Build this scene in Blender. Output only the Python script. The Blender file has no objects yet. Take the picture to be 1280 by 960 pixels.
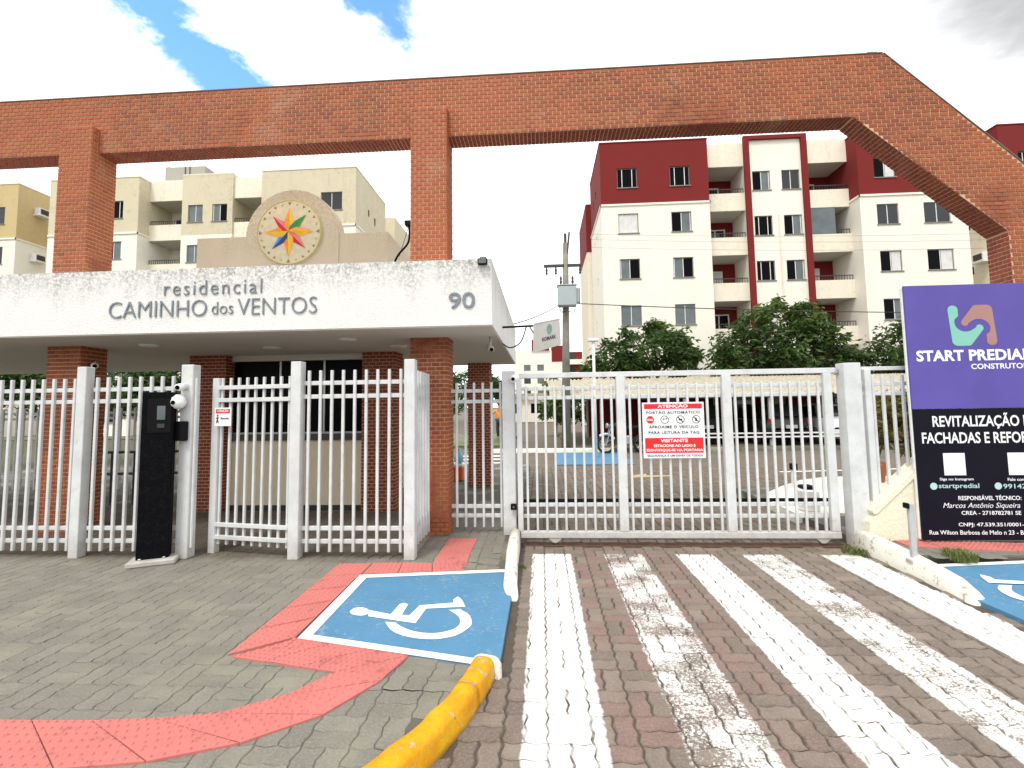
import bpy, bmesh, math, random
from mathutils import Vector, Matrix
random.seed(7)
R_ = math.radians
scene = bpy.context.scene
C = scene.collection

# ------------------------------------------------------------------ camera
cam = bpy.data.cameras.new('camera')
cam.sensor_width = 36.0
cam.lens = 600.0 / 1280.0 * 36.0
cam.shift_y = -17.0 / 1280.0
cam.clip_start = 0.05
cam.clip_end = 3000
cam_o = bpy.data.objects.new('camera', cam)
C.objects.link(cam_o)
EYE = Vector((0, 0, 1.6))
_r = Vector((0.99803, 0.06112, -0.01437)); _f = Vector((-0.0600, 0.99531, 0.0756))
_f.normalize(); _r = (_r - _f * _r.dot(_f)).normalized(); _u = _r.cross(_f)
cam_o.matrix_world = Matrix(((_r.x, _u.x, -_f.x, EYE.x), (_r.y, _u.y, -_f.y, EYE.y), (_r.z, _u.z, -_f.z, EYE.z), (0, 0, 0, 1)))
scene.camera = cam_o

# ------------------------------------------------------------------ light
SUN_EL, SUN_AZ = 58.0, 205.0      # azimuth measured clockwise from +Y (the way the camera looks)
world = bpy.data.worlds.new('World'); scene.world = world; world.use_nodes = True
wn, wl = world.node_tree.nodes, world.node_tree.links
wn.clear()
def wnode(t, **k):
    n = wn.new(t)
    for a, b in k.items(): setattr(n, a, b)
    return n
def wmath(op, a, b=None, c=None):
    n = wnode('ShaderNodeMath', operation=op)
    for i, v in enumerate((a, b, c)):
        if v is None: continue
        if isinstance(v, (int, float)): n.inputs[i].default_value = v
        else: wl.new(v, n.inputs[i])
    return n.outputs[0]
wout = wnode('ShaderNodeOutputWorld'); bg = wnode('ShaderNodeBackground'); bg.inputs['Strength'].default_value = 0.15
sky = wnode('ShaderNodeTexSky', sky_type='NISHITA'); sky.sun_disc = False
sky.sun_elevation = R_(SUN_EL); sky.sun_rotation = R_(SUN_AZ)
sky.ozone_density = 2.5; sky.dust_density = 0.4
hsv = wnode('ShaderNodeHueSaturation'); hsv.inputs['Saturation'].default_value = 1.22; hsv.inputs['Value'].default_value = 1.75; wl.new(sky.outputs[0], hsv.inputs['Color'])
tcw = wnode('ShaderNodeTexCoord'); sepw = wnode('ShaderNodeSeparateXYZ'); wl.new(tcw.outputs['Generated'], sepw.inputs[0])
zc = wmath('MAXIMUM', sepw.outputs[2], 0.06)
qx = wmath('DIVIDE', sepw.outputs[0], zc); qy = wmath('DIVIDE', sepw.outputs[1], zc)
comb = wnode('ShaderNodeCombineXYZ'); wl.new(qx, comb.inputs[0]); wl.new(qy, comb.inputs[1])
def wnoise(scale, detail, rough, off, dist=0.0):
    m = wnode('ShaderNodeMapping'); m.inputs['Location'].default_value = off; wl.new(comb.outputs[0], m.inputs[0])
    n = wnode('ShaderNodeTexNoise'); n.inputs['Scale'].default_value = scale; n.inputs['Detail'].default_value = detail
    n.inputs['Roughness'].default_value = rough; n.inputs['Distortion'].default_value = dist
    wl.new(m.outputs[0], n.inputs['Vector']); return n.outputs[0]
n_edge = wnoise(3.4, 11, 0.66, (3.1, 1.7, 0), 0.25)
n_gap = wnoise(0.9, 5, 0.55, (11.3, 4.2, 0))
n_shade = wnoise(1.1, 5, 0.5, (1.3, 7.9, 2))
def seg_dist(ax, ay, bx, by):
    dx, dy = bx - ax, by - ay; L2 = dx * dx + dy * dy
    px = wmath('SUBTRACT', qx, ax); py = wmath('SUBTRACT', qy, ay)
    t = wmath('DIVIDE', wmath('ADD', wmath('MULTIPLY', px, dx), wmath('MULTIPLY', py, dy)), L2)
    t = wmath('MINIMUM', wmath('MAXIMUM', t, 0.0), 1.0)
    ex = wmath('SUBTRACT', px, wmath('MULTIPLY', t, dx)); ey = wmath('SUBTRACT', py, wmath('MULTIPLY', t, dy))
    return wmath('SQRT', wmath('ADD', wmath('MULTIPLY', ex, ex), wmath('MULTIPLY', ey, ey)))
GAPS = []   # filled below: openings of blue between the clouds, in x/z, y/z of the sky direction
GAPS = [(-0.86, 0.60, -0.955, 1.08, 0.085), (-0.955, 1.08, -0.90, 1.40, 0.10), (-0.52, 0.80, -0.40, 1.06, 0.075), (-0.385, 1.06, -0.355, 1.20, 0.035)]
gd = None
for ax, ay, bx, by, wd in GAPS:
    d = wmath('SUBTRACT', seg_dist(ax, ay, bx, by), wd)
    gd = d if gd is None else wmath('MINIMUM', gd, d)
gd = wmath('ADD', gd, wmath('MULTIPLY', wmath('SUBTRACT', n_edge, 0.5), 0.36))
mr = wnode('ShaderNodeMapRange', interpolation_type='SMOOTHSTEP'); wl.new(gd, mr.inputs[0])
mr.inputs[1].default_value = -0.02; mr.inputs[2].default_value = 0.05
mr2 = wnode('ShaderNodeMapRange', interpolation_type='SMOOTHSTEP')
wl.new(wmath('ADD', n_gap, wmath('MULTIPLY', wmath('SUBTRACT', n_edge, 0.5), 0.25)), mr2.inputs[0])
mr2.inputs[1].default_value = 0.30; mr2.inputs[2].default_value = 0.36
cover = wmath('ADD', wmath('MULTIPLY', wmath('MULTIPLY', mr.outputs[0], mr2.outputs[0]), 0.97), 0.03)
shade = wnode('ShaderNodeMapRange'); wl.new(n_shade, shade.inputs[0])
shade.inputs[1].default_value = 0.30; shade.inputs[2].default_value = 0.52; shade.inputs[3].default_value = 0.8; shade.inputs[4].default_value = 1.0
grey = wnode('ShaderNodeMapRange', interpolation_type='SMOOTHSTEP')
wl.new(wmath('ADD', seg_dist(1.0, 1.02, 1.75, 1.42), wmath('MULTIPLY', wmath('SUBTRACT', n_edge, 0.5), 0.35)), grey.inputs[0])
grey.inputs[1].default_value = 0.0; grey.inputs[2].default_value = 0.42; grey.inputs[3].default_value = 0.32; grey.inputs[4].default_value = 1.0
br = wmath('MULTIPLY', wmath('MULTIPLY', wmath('MAXIMUM', shade.outputs[0], 0.85), grey.outputs[0]), 7.2)
cc = wnode('ShaderNodeCombineColor'); wl.new(wmath('MULTIPLY', br, 0.985), cc.inputs[0]); wl.new(br, cc.inputs[1]); wl.new(wmath('MULTIPLY', br, 1.02), cc.inputs[2])
mix = wnode('ShaderNodeMix', data_type='RGBA'); wl.new(cover, mix.inputs[0]); wl.new(hsv.outputs[0], mix.inputs[6]); wl.new(cc.outputs[0], mix.inputs[7])
wl.new(mix.outputs[2], bg.inputs['Color']); wl.new(bg.outputs[0], wout.inputs[0])

sd = bpy.data.lights.new('sun', 'SUN'); sd.energy = 1.5; sd.angle = R_(14.0); sd.color = (1.0, 0.95, 0.87)
so = bpy.data.objects.new('sun', sd); C.objects.link(so)
az, el = R_(SUN_AZ), R_(SUN_EL)
to_sun = Vector((math.sin(az) * math.cos(el), math.cos(az) * math.cos(el), math.sin(el)))
so.rotation_euler = to_sun.to_track_quat('Z', 'Y').to_euler(); so.location = to_sun * 60
scene.view_settings.view_transform = 'Standard'
scene.view_settings.look = 'None'
scene.view_settings.exposure = 0.72
scene.view_settings.gamma = 1.0
scene.view_settings.use_curve_mapping = False
scene.cycles.max_bounces = 6
scene.cycles.transparent_max_bounces = 12
scene.cycles.use_denoising = True

# ------------------------------------------------------------------ materials
MATS = {}
class NT:
    def __init__(s, name):
        m = bpy.data.materials.new(name); m.use_nodes = True; s.m = m; s.t = m.node_tree; s.n = s.t.nodes; s.l = s.t.links
        s.p = s.n['Principled BSDF']
    def node(s, t, **k):
        n = s.n.new(t)
        for a, b in k.items(): setattr(n, a, b)
        return n
    def put(s, sock, v):
        if isinstance(v, (int, float)): sock.default_value = v
        elif isinstance(v, (tuple, list)): sock.default_value = tuple(v) + ((1,) if len(v) == 3 and len(sock.default_value) == 4 else ())
        else: s.l.new(v, sock)
    def math(s, op, a, b=None, c=None):
        n = s.node('ShaderNodeMath', operation=op)
        for i, v in enumerate((a, b, c)):
            if v is not None: s.put(n.inputs[i], v)
        return n.outputs[0]
    def pos(s): return s.node('ShaderNodeNewGeometry').outputs['Position']
    def noise(s, scale, detail=4, rough=0.55, vec=None, stretch=None, off=None):
        n = s.node('ShaderNodeTexNoise'); n.inputs['Scale'].default_value = scale; n.inputs['Detail'].default_value = detail; n.inputs['Roughness'].default_value = rough
        v = vec if vec is not None else s.pos()
        if stretch or off:
            mp = s.node('ShaderNodeMapping')
            if stretch: mp.inputs['Scale'].default_value = stretch
            if off: mp.inputs['Location'].default_value = off
            s.l.new(v, mp.inputs[0]); v = mp.outputs[0]
        s.l.new(v, n.inputs['Vector']); return n.outputs[0]
    def ramp(s, v, a, b, lo=0.0, hi=1.0):
        n = s.node('ShaderNodeMapRange'); s.put(n.inputs[0], v)
        for i, q in enumerate((a, b, lo, hi)): n.inputs[i + 1].default_value = q
        return n.outputs[0]
    def mix(s, f, a, b):
        n = s.node('ShaderNodeMix', data_type='RGBA'); s.put(n.inputs[0], f); s.put(n.inputs[6], a); s.put(n.inputs[7], b); return n.outputs[2]
    def rand(s):
        g = s.node('ShaderNodeNewGeometry').outputs['Random Per Island']; o = s.node('ShaderNodeObjectInfo').outputs['Random']
        return s.math('FRACT', s.math('ADD', g, o))
    def white(s, v):
        n = s.node('ShaderNodeTexWhiteNoise', noise_dimensions='1D'); s.put(n.inputs['W'], v); return n.outputs['Value']
    def bump(s, h, strength=0.3, dist=0.01):
        n = s.node('ShaderNodeBump'); n.inputs['Strength'].default_value = strength; n.inputs['Distance'].default_value = dist
        s.put(n.inputs['Height'], h); s.l.new(n.outputs[0], s.p.inputs['Normal'])
    def base(s, c): s.put(s.p.inputs['Base Color'], c)
    def rough(s, v): s.put(s.p.inputs['Roughness'], v)
def reg(nt): MATS[nt.m.name] = nt.m; return nt.m

def plain(name, col, rough=0.6, var=0.12, scale=8, metal=0.0, bump=0.0, bscale=60, spec=None, dirt=None, dscale=2.0, damt=0.5):
    t = NT(name)
    k = t.ramp(t.noise(scale, 5), 0.3, 0.7, 1 - var, 1 + var)
    mul = t.node('ShaderNodeVectorMath', operation='SCALE'); mul.inputs[0].default_value = col[:3]; t.l.new(k, mul.inputs['Scale'])
    c = mul.outputs[0]
    if dirt: c = t.mix(t.math('MULTIPLY', t.ramp(t.noise(dscale, 7, 0.65), 0.5, 0.75), damt), c, dirt)
    t.base(c); t.p.inputs['Roughness'].default_value = rough; t.p.inputs['Metallic'].default_value = metal
    if spec is not None: t.p.inputs['Specular IOR Level'].default_value = spec
    if bump: t.bump(t.noise(bscale, 4), bump, 0.01)
    return reg(t)

def brick_mat(name, a, b, c):
    t = NT(name); r = t.rand(); r2 = t.white(t.math('MULTIPLY', r, 91.7))
    col = t.mix(t.ramp(r, 0, 1), a, b)
    col = t.mix(t.ramp(r2, 0.72, 0.98, 0, 0.55), col, c)
    zone = t.ramp(t.noise(0.55, 3), 0.42, 0.62)
    col = t.mix(t.math('MULTIPLY', zone, 0.5), col, (b[0] * 1.15, b[1] * 1.05, b[2] * 0.9))
    col = t.mix(t.ramp(t.noise(45, 5), 0.35, 0.8, 0, 0.35), col, (a[0] * 0.6, a[1] * 0.55, a[2] * 0.5))
    pale = t.math('MULTIPLY', t.ramp(t.noise(1.6, 6, 0.65), 0.58, 0.74), 0.32)
    col = t.mix(pale, col, (0.50, 0.36, 0.27))
    t.base(col); t.rough(0.75); t.bump(t.noise(90, 4), 0.35, 0.004); return reg(t)
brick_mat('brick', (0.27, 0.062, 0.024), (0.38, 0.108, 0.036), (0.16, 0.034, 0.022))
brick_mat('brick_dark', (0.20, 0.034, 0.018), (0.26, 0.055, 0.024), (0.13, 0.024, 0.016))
def mortar_mat():
    t = NT('mortar'); z = t.ramp(t.noise(0.8, 4), 0.30, 0.42)
    col = t.mix(z, (0.12, 0.06, 0.04), (0.62, 0.40, 0.25)); col = t.mix(t.ramp(t.noise(30, 4), 0.4, 0.7, 0, 0.3), col, (0.45, 0.28, 0.17))
    t.base(col); t.rough(0.9); return reg(t)
mortar_mat()

# pavers of the driveway: stone colours + worn white crossing stripes painted over them
STRIPES = [(-0.125, 0.285, 0.28, 0), (0.64, 1.045, 0.49, 1), (1.40, 1.785, 0.345, 2), (2.095, 2.49, 0.45, 3), (2.895, 3.31, 0.30, 4)]
def paver_mat(name, cols, stripes, joint=False):
    t = NT(name); r = t.rand(); r2 = t.white(t.math('MULTIPLY', r, 57.3)); P = t.pos()
    sx = t.node('ShaderNodeSeparateXYZ'); t.l.new(P, sx.inputs[0]); X, Y = sx.outputs[0], sx.outputs[1]
    col = t.mix(r, cols[0], cols[1])
    if len(cols) > 2:
        zone = t.ramp(t.math('ADD', X, t.math('MULTIPLY', t.noise(0.9, 3), 1.2)), 1.7, 2.5)
        red = t.math('MULTIPLY', t.ramp(r2, 0.42, 0.62), t.math('SUBTRACT', 1.0, zone))
        red = t.math('MULTIPLY', t.math('MULTIPLY', red, 0.85), t.ramp(X, 0.1, 0.35))
        col = t.mix(red, col, cols[2])
    col = t.mix(t.ramp(t.noise(5, 6, 0.65), 0.45, 0.75, 0, 0.5), col, tuple(q * 0.62 for q in cols[0]))
    col = t.mix(t.ramp(t.noise(70, 5, 0.7), 0.45, 0.75, 0, 0.5), col, tuple(min(1, q * 1.7) for q in cols[1]))
    col = t.mix(t.ramp(t.noise(2.2, 5, off=(5, 3, 0)), 0.56, 0.72, 0, 0.35), col, (0.30, 0.27, 0.19))
    if stripes:
        wear = t.noise(58, 9, 0.78); wear2 = t.noise(3.2, 5, 0.65, off=(2, 9, 0)); edge = t.math('MULTIPLY', t.math('SUBTRACT', t.noise(14, 5), 0.5), 0.05)
        Xe = t.math('ADD', X, edge); paint = None
        for a, b, wr, k in STRIPES:
            inside = t.math('MULTIPLY', t.ramp(Xe, a - 0.006, a + 0.006), t.ramp(Xe, b + 0.006, b - 0.006))
            lim = t.math('ADD', t.math('MULTIPLY', t.math('SUBTRACT', wear2, 0.5), 0.6), t.math('ADD', wear, t.math('MULTIPLY', t.math('SUBTRACT', r2, 0.5), 0.07)))
            on = t.ramp(lim, wr - 0.03, wr + 0.05)
            m = t.math('MULTIPLY', inside, on); paint = m if paint is None else t.math('MAXIMUM', paint, m)
        paint = t.math('MULTIPLY', paint, t.ramp(t.math('ADD', Y, edge), 5.38, 5.35))
        if joint: paint = t.math('MULTIPLY', paint, t.ramp(t.noise(9, 5), 0.42, 0.62, 0.0, 0.6))
        white = t.mix(t.ramp(t.noise(7, 6), 0.45, 0.75, 0, 0.4), (0.68, 0.68, 0.65), (0.44, 0.42, 0.36))
        white = t.mix(t.ramp(t.noise(85, 6, 0.7, off=(4, 1, 0)), 0.52, 0.72, 0, 0.55), white, (0.30, 0.28, 0.24))
        col = t.mix(paint, col, white)
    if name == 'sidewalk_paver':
        dirt = t.math('MULTIPLY', t.math('MULTIPLY', t.ramp(t.math('ADD', Y, t.math('MULTIPLY', t.noise(4, 5), 0.5)), 4.95, 5.2), t.ramp(X, -1.25, -1.45)), 0.6); col = t.mix(dirt, col, (0.085, 0.058, 0.036))  # brown dirt with the canopy's shade painted into the same mask
    if stripes:
        moss = t.math('MULTIPLY', t.math('MULTIPLY', t.ramp(X, 1.6, 3.3), t.ramp(Y, 4.7, 5.6)), t.ramp(t.noise(7, 6, 0.65), 0.46, 0.60)); col = t.mix(t.math('MULTIPLY', moss, 0.7), col, (0.10, 0.095, 0.03))
    t.base(col); t.rough(0.85); t.bump(t.noise(120, 5, 0.7), 0.6, 0.005); return reg(t)
paver_mat('driveway_paver', ((0.135, 0.106, 0.086), (0.205, 0.164, 0.133), (0.195, 0.118, 0.100)), True)
paver_mat('inner_paver', ((0.110, 0.086, 0.064), (0.165, 0.130, 0.098)), False)
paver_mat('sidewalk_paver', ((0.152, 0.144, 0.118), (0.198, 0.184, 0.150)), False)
def joint_mat(name, a, b, stripes):
    t = NT(name); sx = t.node('ShaderNodeSeparateXYZ'); t.l.new(t.pos(), sx.inputs[0])
    f = t.ramp(t.math('ADD', t.noise(1.8, 5), t.ramp(sx.outputs[0], -0.6, 0.5, 0.22, 0.0) if stripes else 0.0), 0.50, 0.66)
    col = t.mix(f, a, b); t.base(t.mix(t.ramp(t.noise(60, 5), 0.4, 0.7, 0, 0.4), col, tuple(q * 0.6 for q in a))); t.rough(0.95)
    t.bump(t.noise(150, 4), 0.4, 0.004); return reg(t)
paver_mat('driveway_joint', ((0.055, 0.042, 0.031), (0.085, 0.066, 0.048)), True, True)
joint_mat('sidewalk_joint', (0.105, 0.100, 0.080), (0.27, 0.26, 0.20), False)
def far_paving():
    t = NT('far_paving'); b = t.node('ShaderNodeTexBrick'); mp = t.node('ShaderNodeMapping'); t.l.new(t.pos(), mp.inputs[0]); t.l.new(mp.outputs[0], b.inputs['Vector'])
    b.inputs['Scale'].default_value = 1.0; b.inputs['Brick Width'].default_value = 0.22; b.inputs['Row Height'].default_value = 0.11; b.inputs['Mortar Size'].default_value = 0.006
    b.inputs['Color1'].default_value = (0.115, 0.09, 0.068, 1); b.inputs['Color2'].default_value = (0.16, 0.127, 0.097, 1); b.inputs['Mortar'].default_value = (0.09, 0.075, 0.055, 1)
    t.base(t.mix(t.ramp(t.noise(0.7, 5), 0.4, 0.7, 0, 0.5), b.outputs[0], (0.16, 0.135, 0.095))); t.rough(0.9); return reg(t)
far_paving()
def ground_mat():
    t = NT('ground'); c = t.mix(t.ramp(t.noise(0.15, 6), 0.4, 0.6), (0.10, 0.085, 0.055), (0.055, 0.075, 0.025))
    t.base(c); t.rough(1.0); return reg(t)
ground_mat()
def stucco(name, col, grime, gz=None, amt=0.6, bs=55, bump=0.5, fs=38, streak=0.5, base=0.55):
    """rough-cast plaster; grime gathers in blotches, denser along a top edge at height gz"""
    t = NT(name); P = t.pos(); sx = t.node('ShaderNodeSeparateXYZ'); t.l.new(P, sx.inputs[0])
    big = t.noise(1.3, 7, 0.7); fine = t.noise(fs, 6, 0.75); drip = t.noise(3.0, 5, 0.6, stretch=(1.6, 1.6, 0.22))
    f = t.ramp(big, 0.46, 0.78, 0.02, base)
    f = t.math('MAXIMUM', f, t.ramp(t.noise(1.1, 6, 0.65, stretch=(1.5, 1.5, 0.10), off=(3, 0, 0)), 0.50, 0.72, 0, streak))
    if gz:
        top = t.ramp(t.math('ADD', sx.outputs[2], t.math('MULTIPLY', t.math('SUBTRACT', drip, 0.5), 0.9)), gz - 0.40, gz + 0.10)
        f = t.math('MAXIMUM', f, top)
    f = t.math('MULTIPLY', t.math('MULTIPLY', f, t.ramp(fine, 0.42, 0.62)), amt)
    c = t.mix(f, col, grime); c = t.mix(t.ramp(t.noise(0.6, 4), 0.4, 0.7, 0, 0.16), c, tuple(q * 0.8 for q in col))
    t.base(c); t.rough(0.92); t.bump(t.noise(bs, 6, 0.7), bump, 0.012); return reg(t)
stucco('fascia_white', (0.80, 0.79, 0.76), (0.13, 0.115, 0.09), 3.17, 0.95, 46, 0.9, 38, 0.10, 0.30)
stucco('soffit', (0.64, 0.61, 0.56), (0.40, 0.36, 0.30), None, 0.3, 30, 0.15)
stucco('sand_stucco', (0.60, 0.50, 0.37), (0.24, 0.19, 0.14), 4.3, 0.5, 60, 0.7)
stucco('beige_wall', (0.82, 0.71, 0.52), (0.40, 0.33, 0.24), None, 0.3, 60, 0.2)
stucco('wall_white', (0.82, 0.78, 0.68), (0.55, 0.47, 0.34), None, 0.5, 40, 0.15, 3.5, 0.6)
stucco('wall_red', (0.175, 0.009, 0.008), (0.10, 0.011, 0.009), None, 0.6, 40, 0.15, 3.5)
stucco('wall_cream', (0.62, 0.55, 0.39), (0.34, 0.30, 0.22), 18.6, 0.85, 40, 0.15, 4.5, 0.9, 0.9)
stucco('wall_ochre', (0.56, 0.43, 0.22), (0.36, 0.26, 0.14), None, 0.7, 40, 0.15, 4, 0.9, 0.8)
stucco('wall_grey', (0.36, 0.34, 0.30), (0.2, 0.19, 0.17), None, 0.5, 40, 0.15)
stucco('parapet_cream', (0.79, 0.73, 0.60), (0.45, 0.36, 0.24), None, 0.75, 40, 0.15, 4, 0.9, 0.7)
stucco('rough_white', (0.78, 0.72, 0.55), (0.35, 0.30, 0.2), None, 0.7, 26, 1.0)
def painted_steel():
    t = NT('white_metal'); sx = t.node('ShaderNodeSeparateXYZ'); t.l.new(t.pos(), sx.inputs[0])
    c = t.mix(t.ramp(t.noise(6, 5), 0.35, 0.7), (0.64, 0.65, 0.645), (0.54, 0.55, 0.545)); c = t.mix(t.ramp(t.noise(14, 7, 0.7), 0.56, 0.74, 0, 0.45), c, (0.33, 0.31, 0.27))
    splash = t.math('MULTIPLY', t.ramp(t.math('ADD', sx.outputs[2], t.math('MULTIPLY', t.noise(16, 6, 0.7), 0.5)), 0.62, 0.25), 0.55); c = t.mix(splash, c, (0.24, 0.19, 0.13))
    c = t.mix(t.ramp(t.noise(30, 7, 0.75, off=(9, 2, 4)), 0.70, 0.76, 0, 0.8), c, (0.17, 0.075, 0.03))
    t.base(c); t.rough(0.42); return reg(t)
painted_steel()
plain('grey_metal', (0.42, 0.43, 0.43), 0.42, 0.08, 6, 0.0, dirt=(0.25, 0.23, 0.2), dscale=9, damt=0.4)
plain('black_paint', (0.004, 0.004, 0.005), 0.6, 0.2, 20, spec=0.04, dirt=(0.03, 0.03, 0.03), dscale=40, damt=0.3)
plain('black_plastic', (0.006, 0.006, 0.007), 0.5, spec=0.1)
plain('white_plastic', (0.78, 0.78, 0.76), 0.35)
plain('letter', (0.17, 0.20, 0.22), 0.45, 0.12, 9, dirt=(0.35, 0.37, 0.38), dscale=14, damt=0.5)
plain('concrete', (0.42, 0.40, 0.36), 0.9, 0.15, 9, bump=0.3, dirt=(0.2, 0.18, 0.15), dscale=6)
plain('pole_concrete', (0.20, 0.185, 0.155), 0.9, 0.2, 4, bump=0.3)
plain('dark_granite', (0.05, 0.045, 0.04), 0.35, 0.3, 60)
plain('glass_dark', (0.010, 0.012, 0.014), 0.06, 0.2, 3, spec=0.5)
plain('glass_grey', (0.10, 0.12, 0.125), 0.08, 0.2, 1.5, spec=0.6)
plain('glass_black', (0.002, 0.002, 0.003), 0.3, 0.1, 2, spec=0.06)
plain('curtain', (0.62, 0.62, 0.60), 0.9, 0.1, 3)
plain('window_frame', (0.20, 0.18, 0.17), 0.5)
plain('frame_white', (0.72, 0.72, 0.70), 0.5)
plain('rail_dark', (0.035, 0.030, 0.028), 0.5)
plain('sign_white', (0.82, 0.82, 0.82), 0.4, 0.03)
plain('sign_red', (0.70, 0.012, 0.015), 0.4, 0.05)
plain('sign_black', (0.015, 0.015, 0.015), 0.5)
plain('board_purple', (0.102, 0.078, 0.33), 0.5, 0.12, 1.2, spec=0.25)
plain('board_black', (0.004, 0.0035, 0.010), 0.5, 0.2, 2, spec=0.15)
plain('logo_green', (0.20, 0.50, 0.41), 0.45, 0.03)
plain('logo_pink', (0.36, 0.19, 0.17), 0.45, 0.03)
plain('pale_teal', (0.42, 0.62, 0.60), 0.45, 0.03)
plain('steel', (0.45, 0.46, 0.47), 0.35, 0.1, 8, 0.7)
plain('transformer', (0.36, 0.42, 0.42), 0.5, 0.1, 6, dirt=(0.2, 0.16, 0.12), dscale=6, damt=0.4)
plain('wire', (0.012, 0.012, 0.012), 0.6)
plain('banner_cloth', (0.46, 0.44, 0.42), 0.8, 0.08, 5)
plain('banner_logo', (0.16, 0.26, 0.21), 0.8)
plain('fibre_roof', (0.43, 0.39, 0.30), 0.9, 0.2, 9, dirt=(0.16, 0.14, 0.10), dscale=5, damt=0.8)
plain('orange_cloth', (0.85, 0.26, 0.01), 0.8, 0.08)
plain('navy_cloth', (0.03, 0.035, 0.05), 0.9)
plain('skin', (0.30, 0.16, 0.10), 0.6)
plain('hair', (0.015, 0.012, 0.01), 0.7)
plain('car_silver', (0.55, 0.57, 0.58), 0.28, 0.03, 3, 0.3)
plain('car_black', (0.012, 0.012, 0.014), 0.2, 0.05, 3)
plain('tyre', (0.012, 0.012, 0.012), 0.85)
plain('tail_red', (0.30, 0.006, 0.006), 0.3)
plain('bark', (0.10, 0.075, 0.05), 0.95, 0.3, 12, bump=0.6, bscale=25)
plain('plastic_orange', (0.75, 0.12, 0.03), 0.5)
plain('plastic_blue', (0.25, 0.55, 0.72), 0.5)
plain('faded_yellow', (0.42, 0.33, 0.16), 0.9, 0.3, 6)
plain('rust', (0.085, 0.045, 0.028), 0.9, 0.3, 12)
plain('coping', (0.16, 0.12, 0.10), 0.9, 0.2, 6)
plain('terracotta', (0.45, 0.17, 0.08), 0.85)
def worn(name, col, under, th, scale=16, rough=0.55, bump=0.25):
    t = NT(name); f = t.ramp(t.math('ADD', t.noise(scale, 8, 0.72), t.math('MULTIPLY', t.noise(scale * 0.17, 3), 0.35)), th, th + 0.05)
    c = t.mix(t.ramp(t.noise(4, 5), 0.4, 0.7, 0, 0.35), col, tuple(q * 0.72 for q in col)); t.base(t.mix(f, c, under)); t.rough(rough)
    t.bump(t.noise(90, 5, 0.7), bump, 0.005); return reg(t)
worn('blue_paint', (0.070, 0.205, 0.345), (0.15, 0.26, 0.35), 0.74, 26, 0.7, 0.35)
worn('white_paint', (0.80, 0.80, 0.77), (0.42, 0.40, 0.35), 0.84, 22, 0.75, 0.35)
def yellow():
    t = NT('yellow_paint'); c = t.mix(t.ramp(t.noise(5, 6, 0.65), 0.38, 0.66), (0.72, 0.40, 0.010), (0.62, 0.25, 0.006))
    c = t.mix(t.ramp(t.noise(34, 8, 0.75), 0.55, 0.75, 0, 0.5), c, (0.30, 0.14, 0.02))
    chip = t.ramp(t.math('ADD', t.noise(17, 8, 0.72), t.math('MULTIPLY', t.noise(3, 3, off=(2, 2, 0)), 0.4)), 0.80, 0.84); c = t.mix(chip, c, (0.45, 0.42, 0.36))
    c = t.mix(t.ramp(t.noise(60, 6, 0.7, off=(7, 0, 0)), 0.68, 0.74), c, (0.04, 0.035, 0.03))
    sx = t.node('ShaderNodeSeparateXYZ'); t.l.new(t.pos(), sx.inputs[0]); low = t.ramp(t.math('ADD', sx.outputs[2], t.math('MULTIPLY', t.noise(20, 5), 0.05)), 0.05, 0.02); c = t.mix(t.math('MULTIPLY', low, 0.7), c, (0.12, 0.08, 0.04))
    t.base(c); t.rough(0.75); t.p.inputs['Specular IOR Level'].default_value = 0.25; t.bump(t.noise(45, 7, 0.75), 0.8, 0.012); return reg(t)
yellow()
worn('kerb_white', (0.76, 0.73, 0.64), (0.33, 0.28, 0.20), 0.76, 14, 0.8, 0.5)
worn('tactile', (0.50, 0.150, 0.130), (0.34, 0.10, 0.085), 0.765, 12, 0.75, 0.3)
worn('red_floor', (0.42, 0.12, 0.10), (0.30, 0.10, 0.09), 0.8, 8, 0.8)
def leaf_mat(name, a, b, tr=0.25):
    t = NT(name); r = t.rand(); c = t.mix(r, a, b); c = t.mix(t.ramp(t.noise(0.9, 3), 0.4, 0.65, 0, 0.6), c, tuple(q * 1.45 for q in b)); t.base(c); t.rough(0.5); t.p.inputs['Specular IOR Level'].default_value = 0.3
    d = t.node('ShaderNodeBsdfTranslucent'); t.l.new(c, d.inputs[0]); mx = t.node('ShaderNodeMixShader'); mx.inputs[0].default_value = tr
    t.l.new(t.p.outputs[0], mx.inputs[1]); t.l.new(d.outputs[0], mx.inputs[2]); t.l.new(mx.outputs[0], t.n['Material Output'].inputs[0]); return reg(t)
leaf_mat('leaf', (0.020, 0.052, 0.010), (0.055, 0.098, 0.020))
leaf_mat('leaf_light', (0.05, 0.10, 0.02), (0.10, 0.15, 0.03))
leaf_mat('leaf_dry', (0.16, 0.10, 0.03), (0.13, 0.13, 0.03))
leaf_mat('grass', (0.07, 0.12, 0.02), (0.15, 0.17, 0.05))
for nm, c in (('star_yellow', (0.80, 0.46, 0.03)), ('star_orange', (0.72, 0.25, 0.02)), ('star_red', (0.52, 0.015, 0.03)), ('star_pink', (0.68, 0.16, 0.17)), ('star_green', (0.05, 0.30, 0.06)), ('star_dark_green', (0.02, 0.16, 0.03)), ('star_blue', (0.05, 0.22, 0.60)), ('star_dark_blue', (0.02, 0.06, 0.18)), ('star_brown', (0.34, 0.16, 0.09)), ('star_olive', (0.42, 0.40, 0.10)), ('disc_cream', (0.60, 0.52, 0.35))):
    plain(nm, c, 0.6, 0.10, 14)

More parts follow.
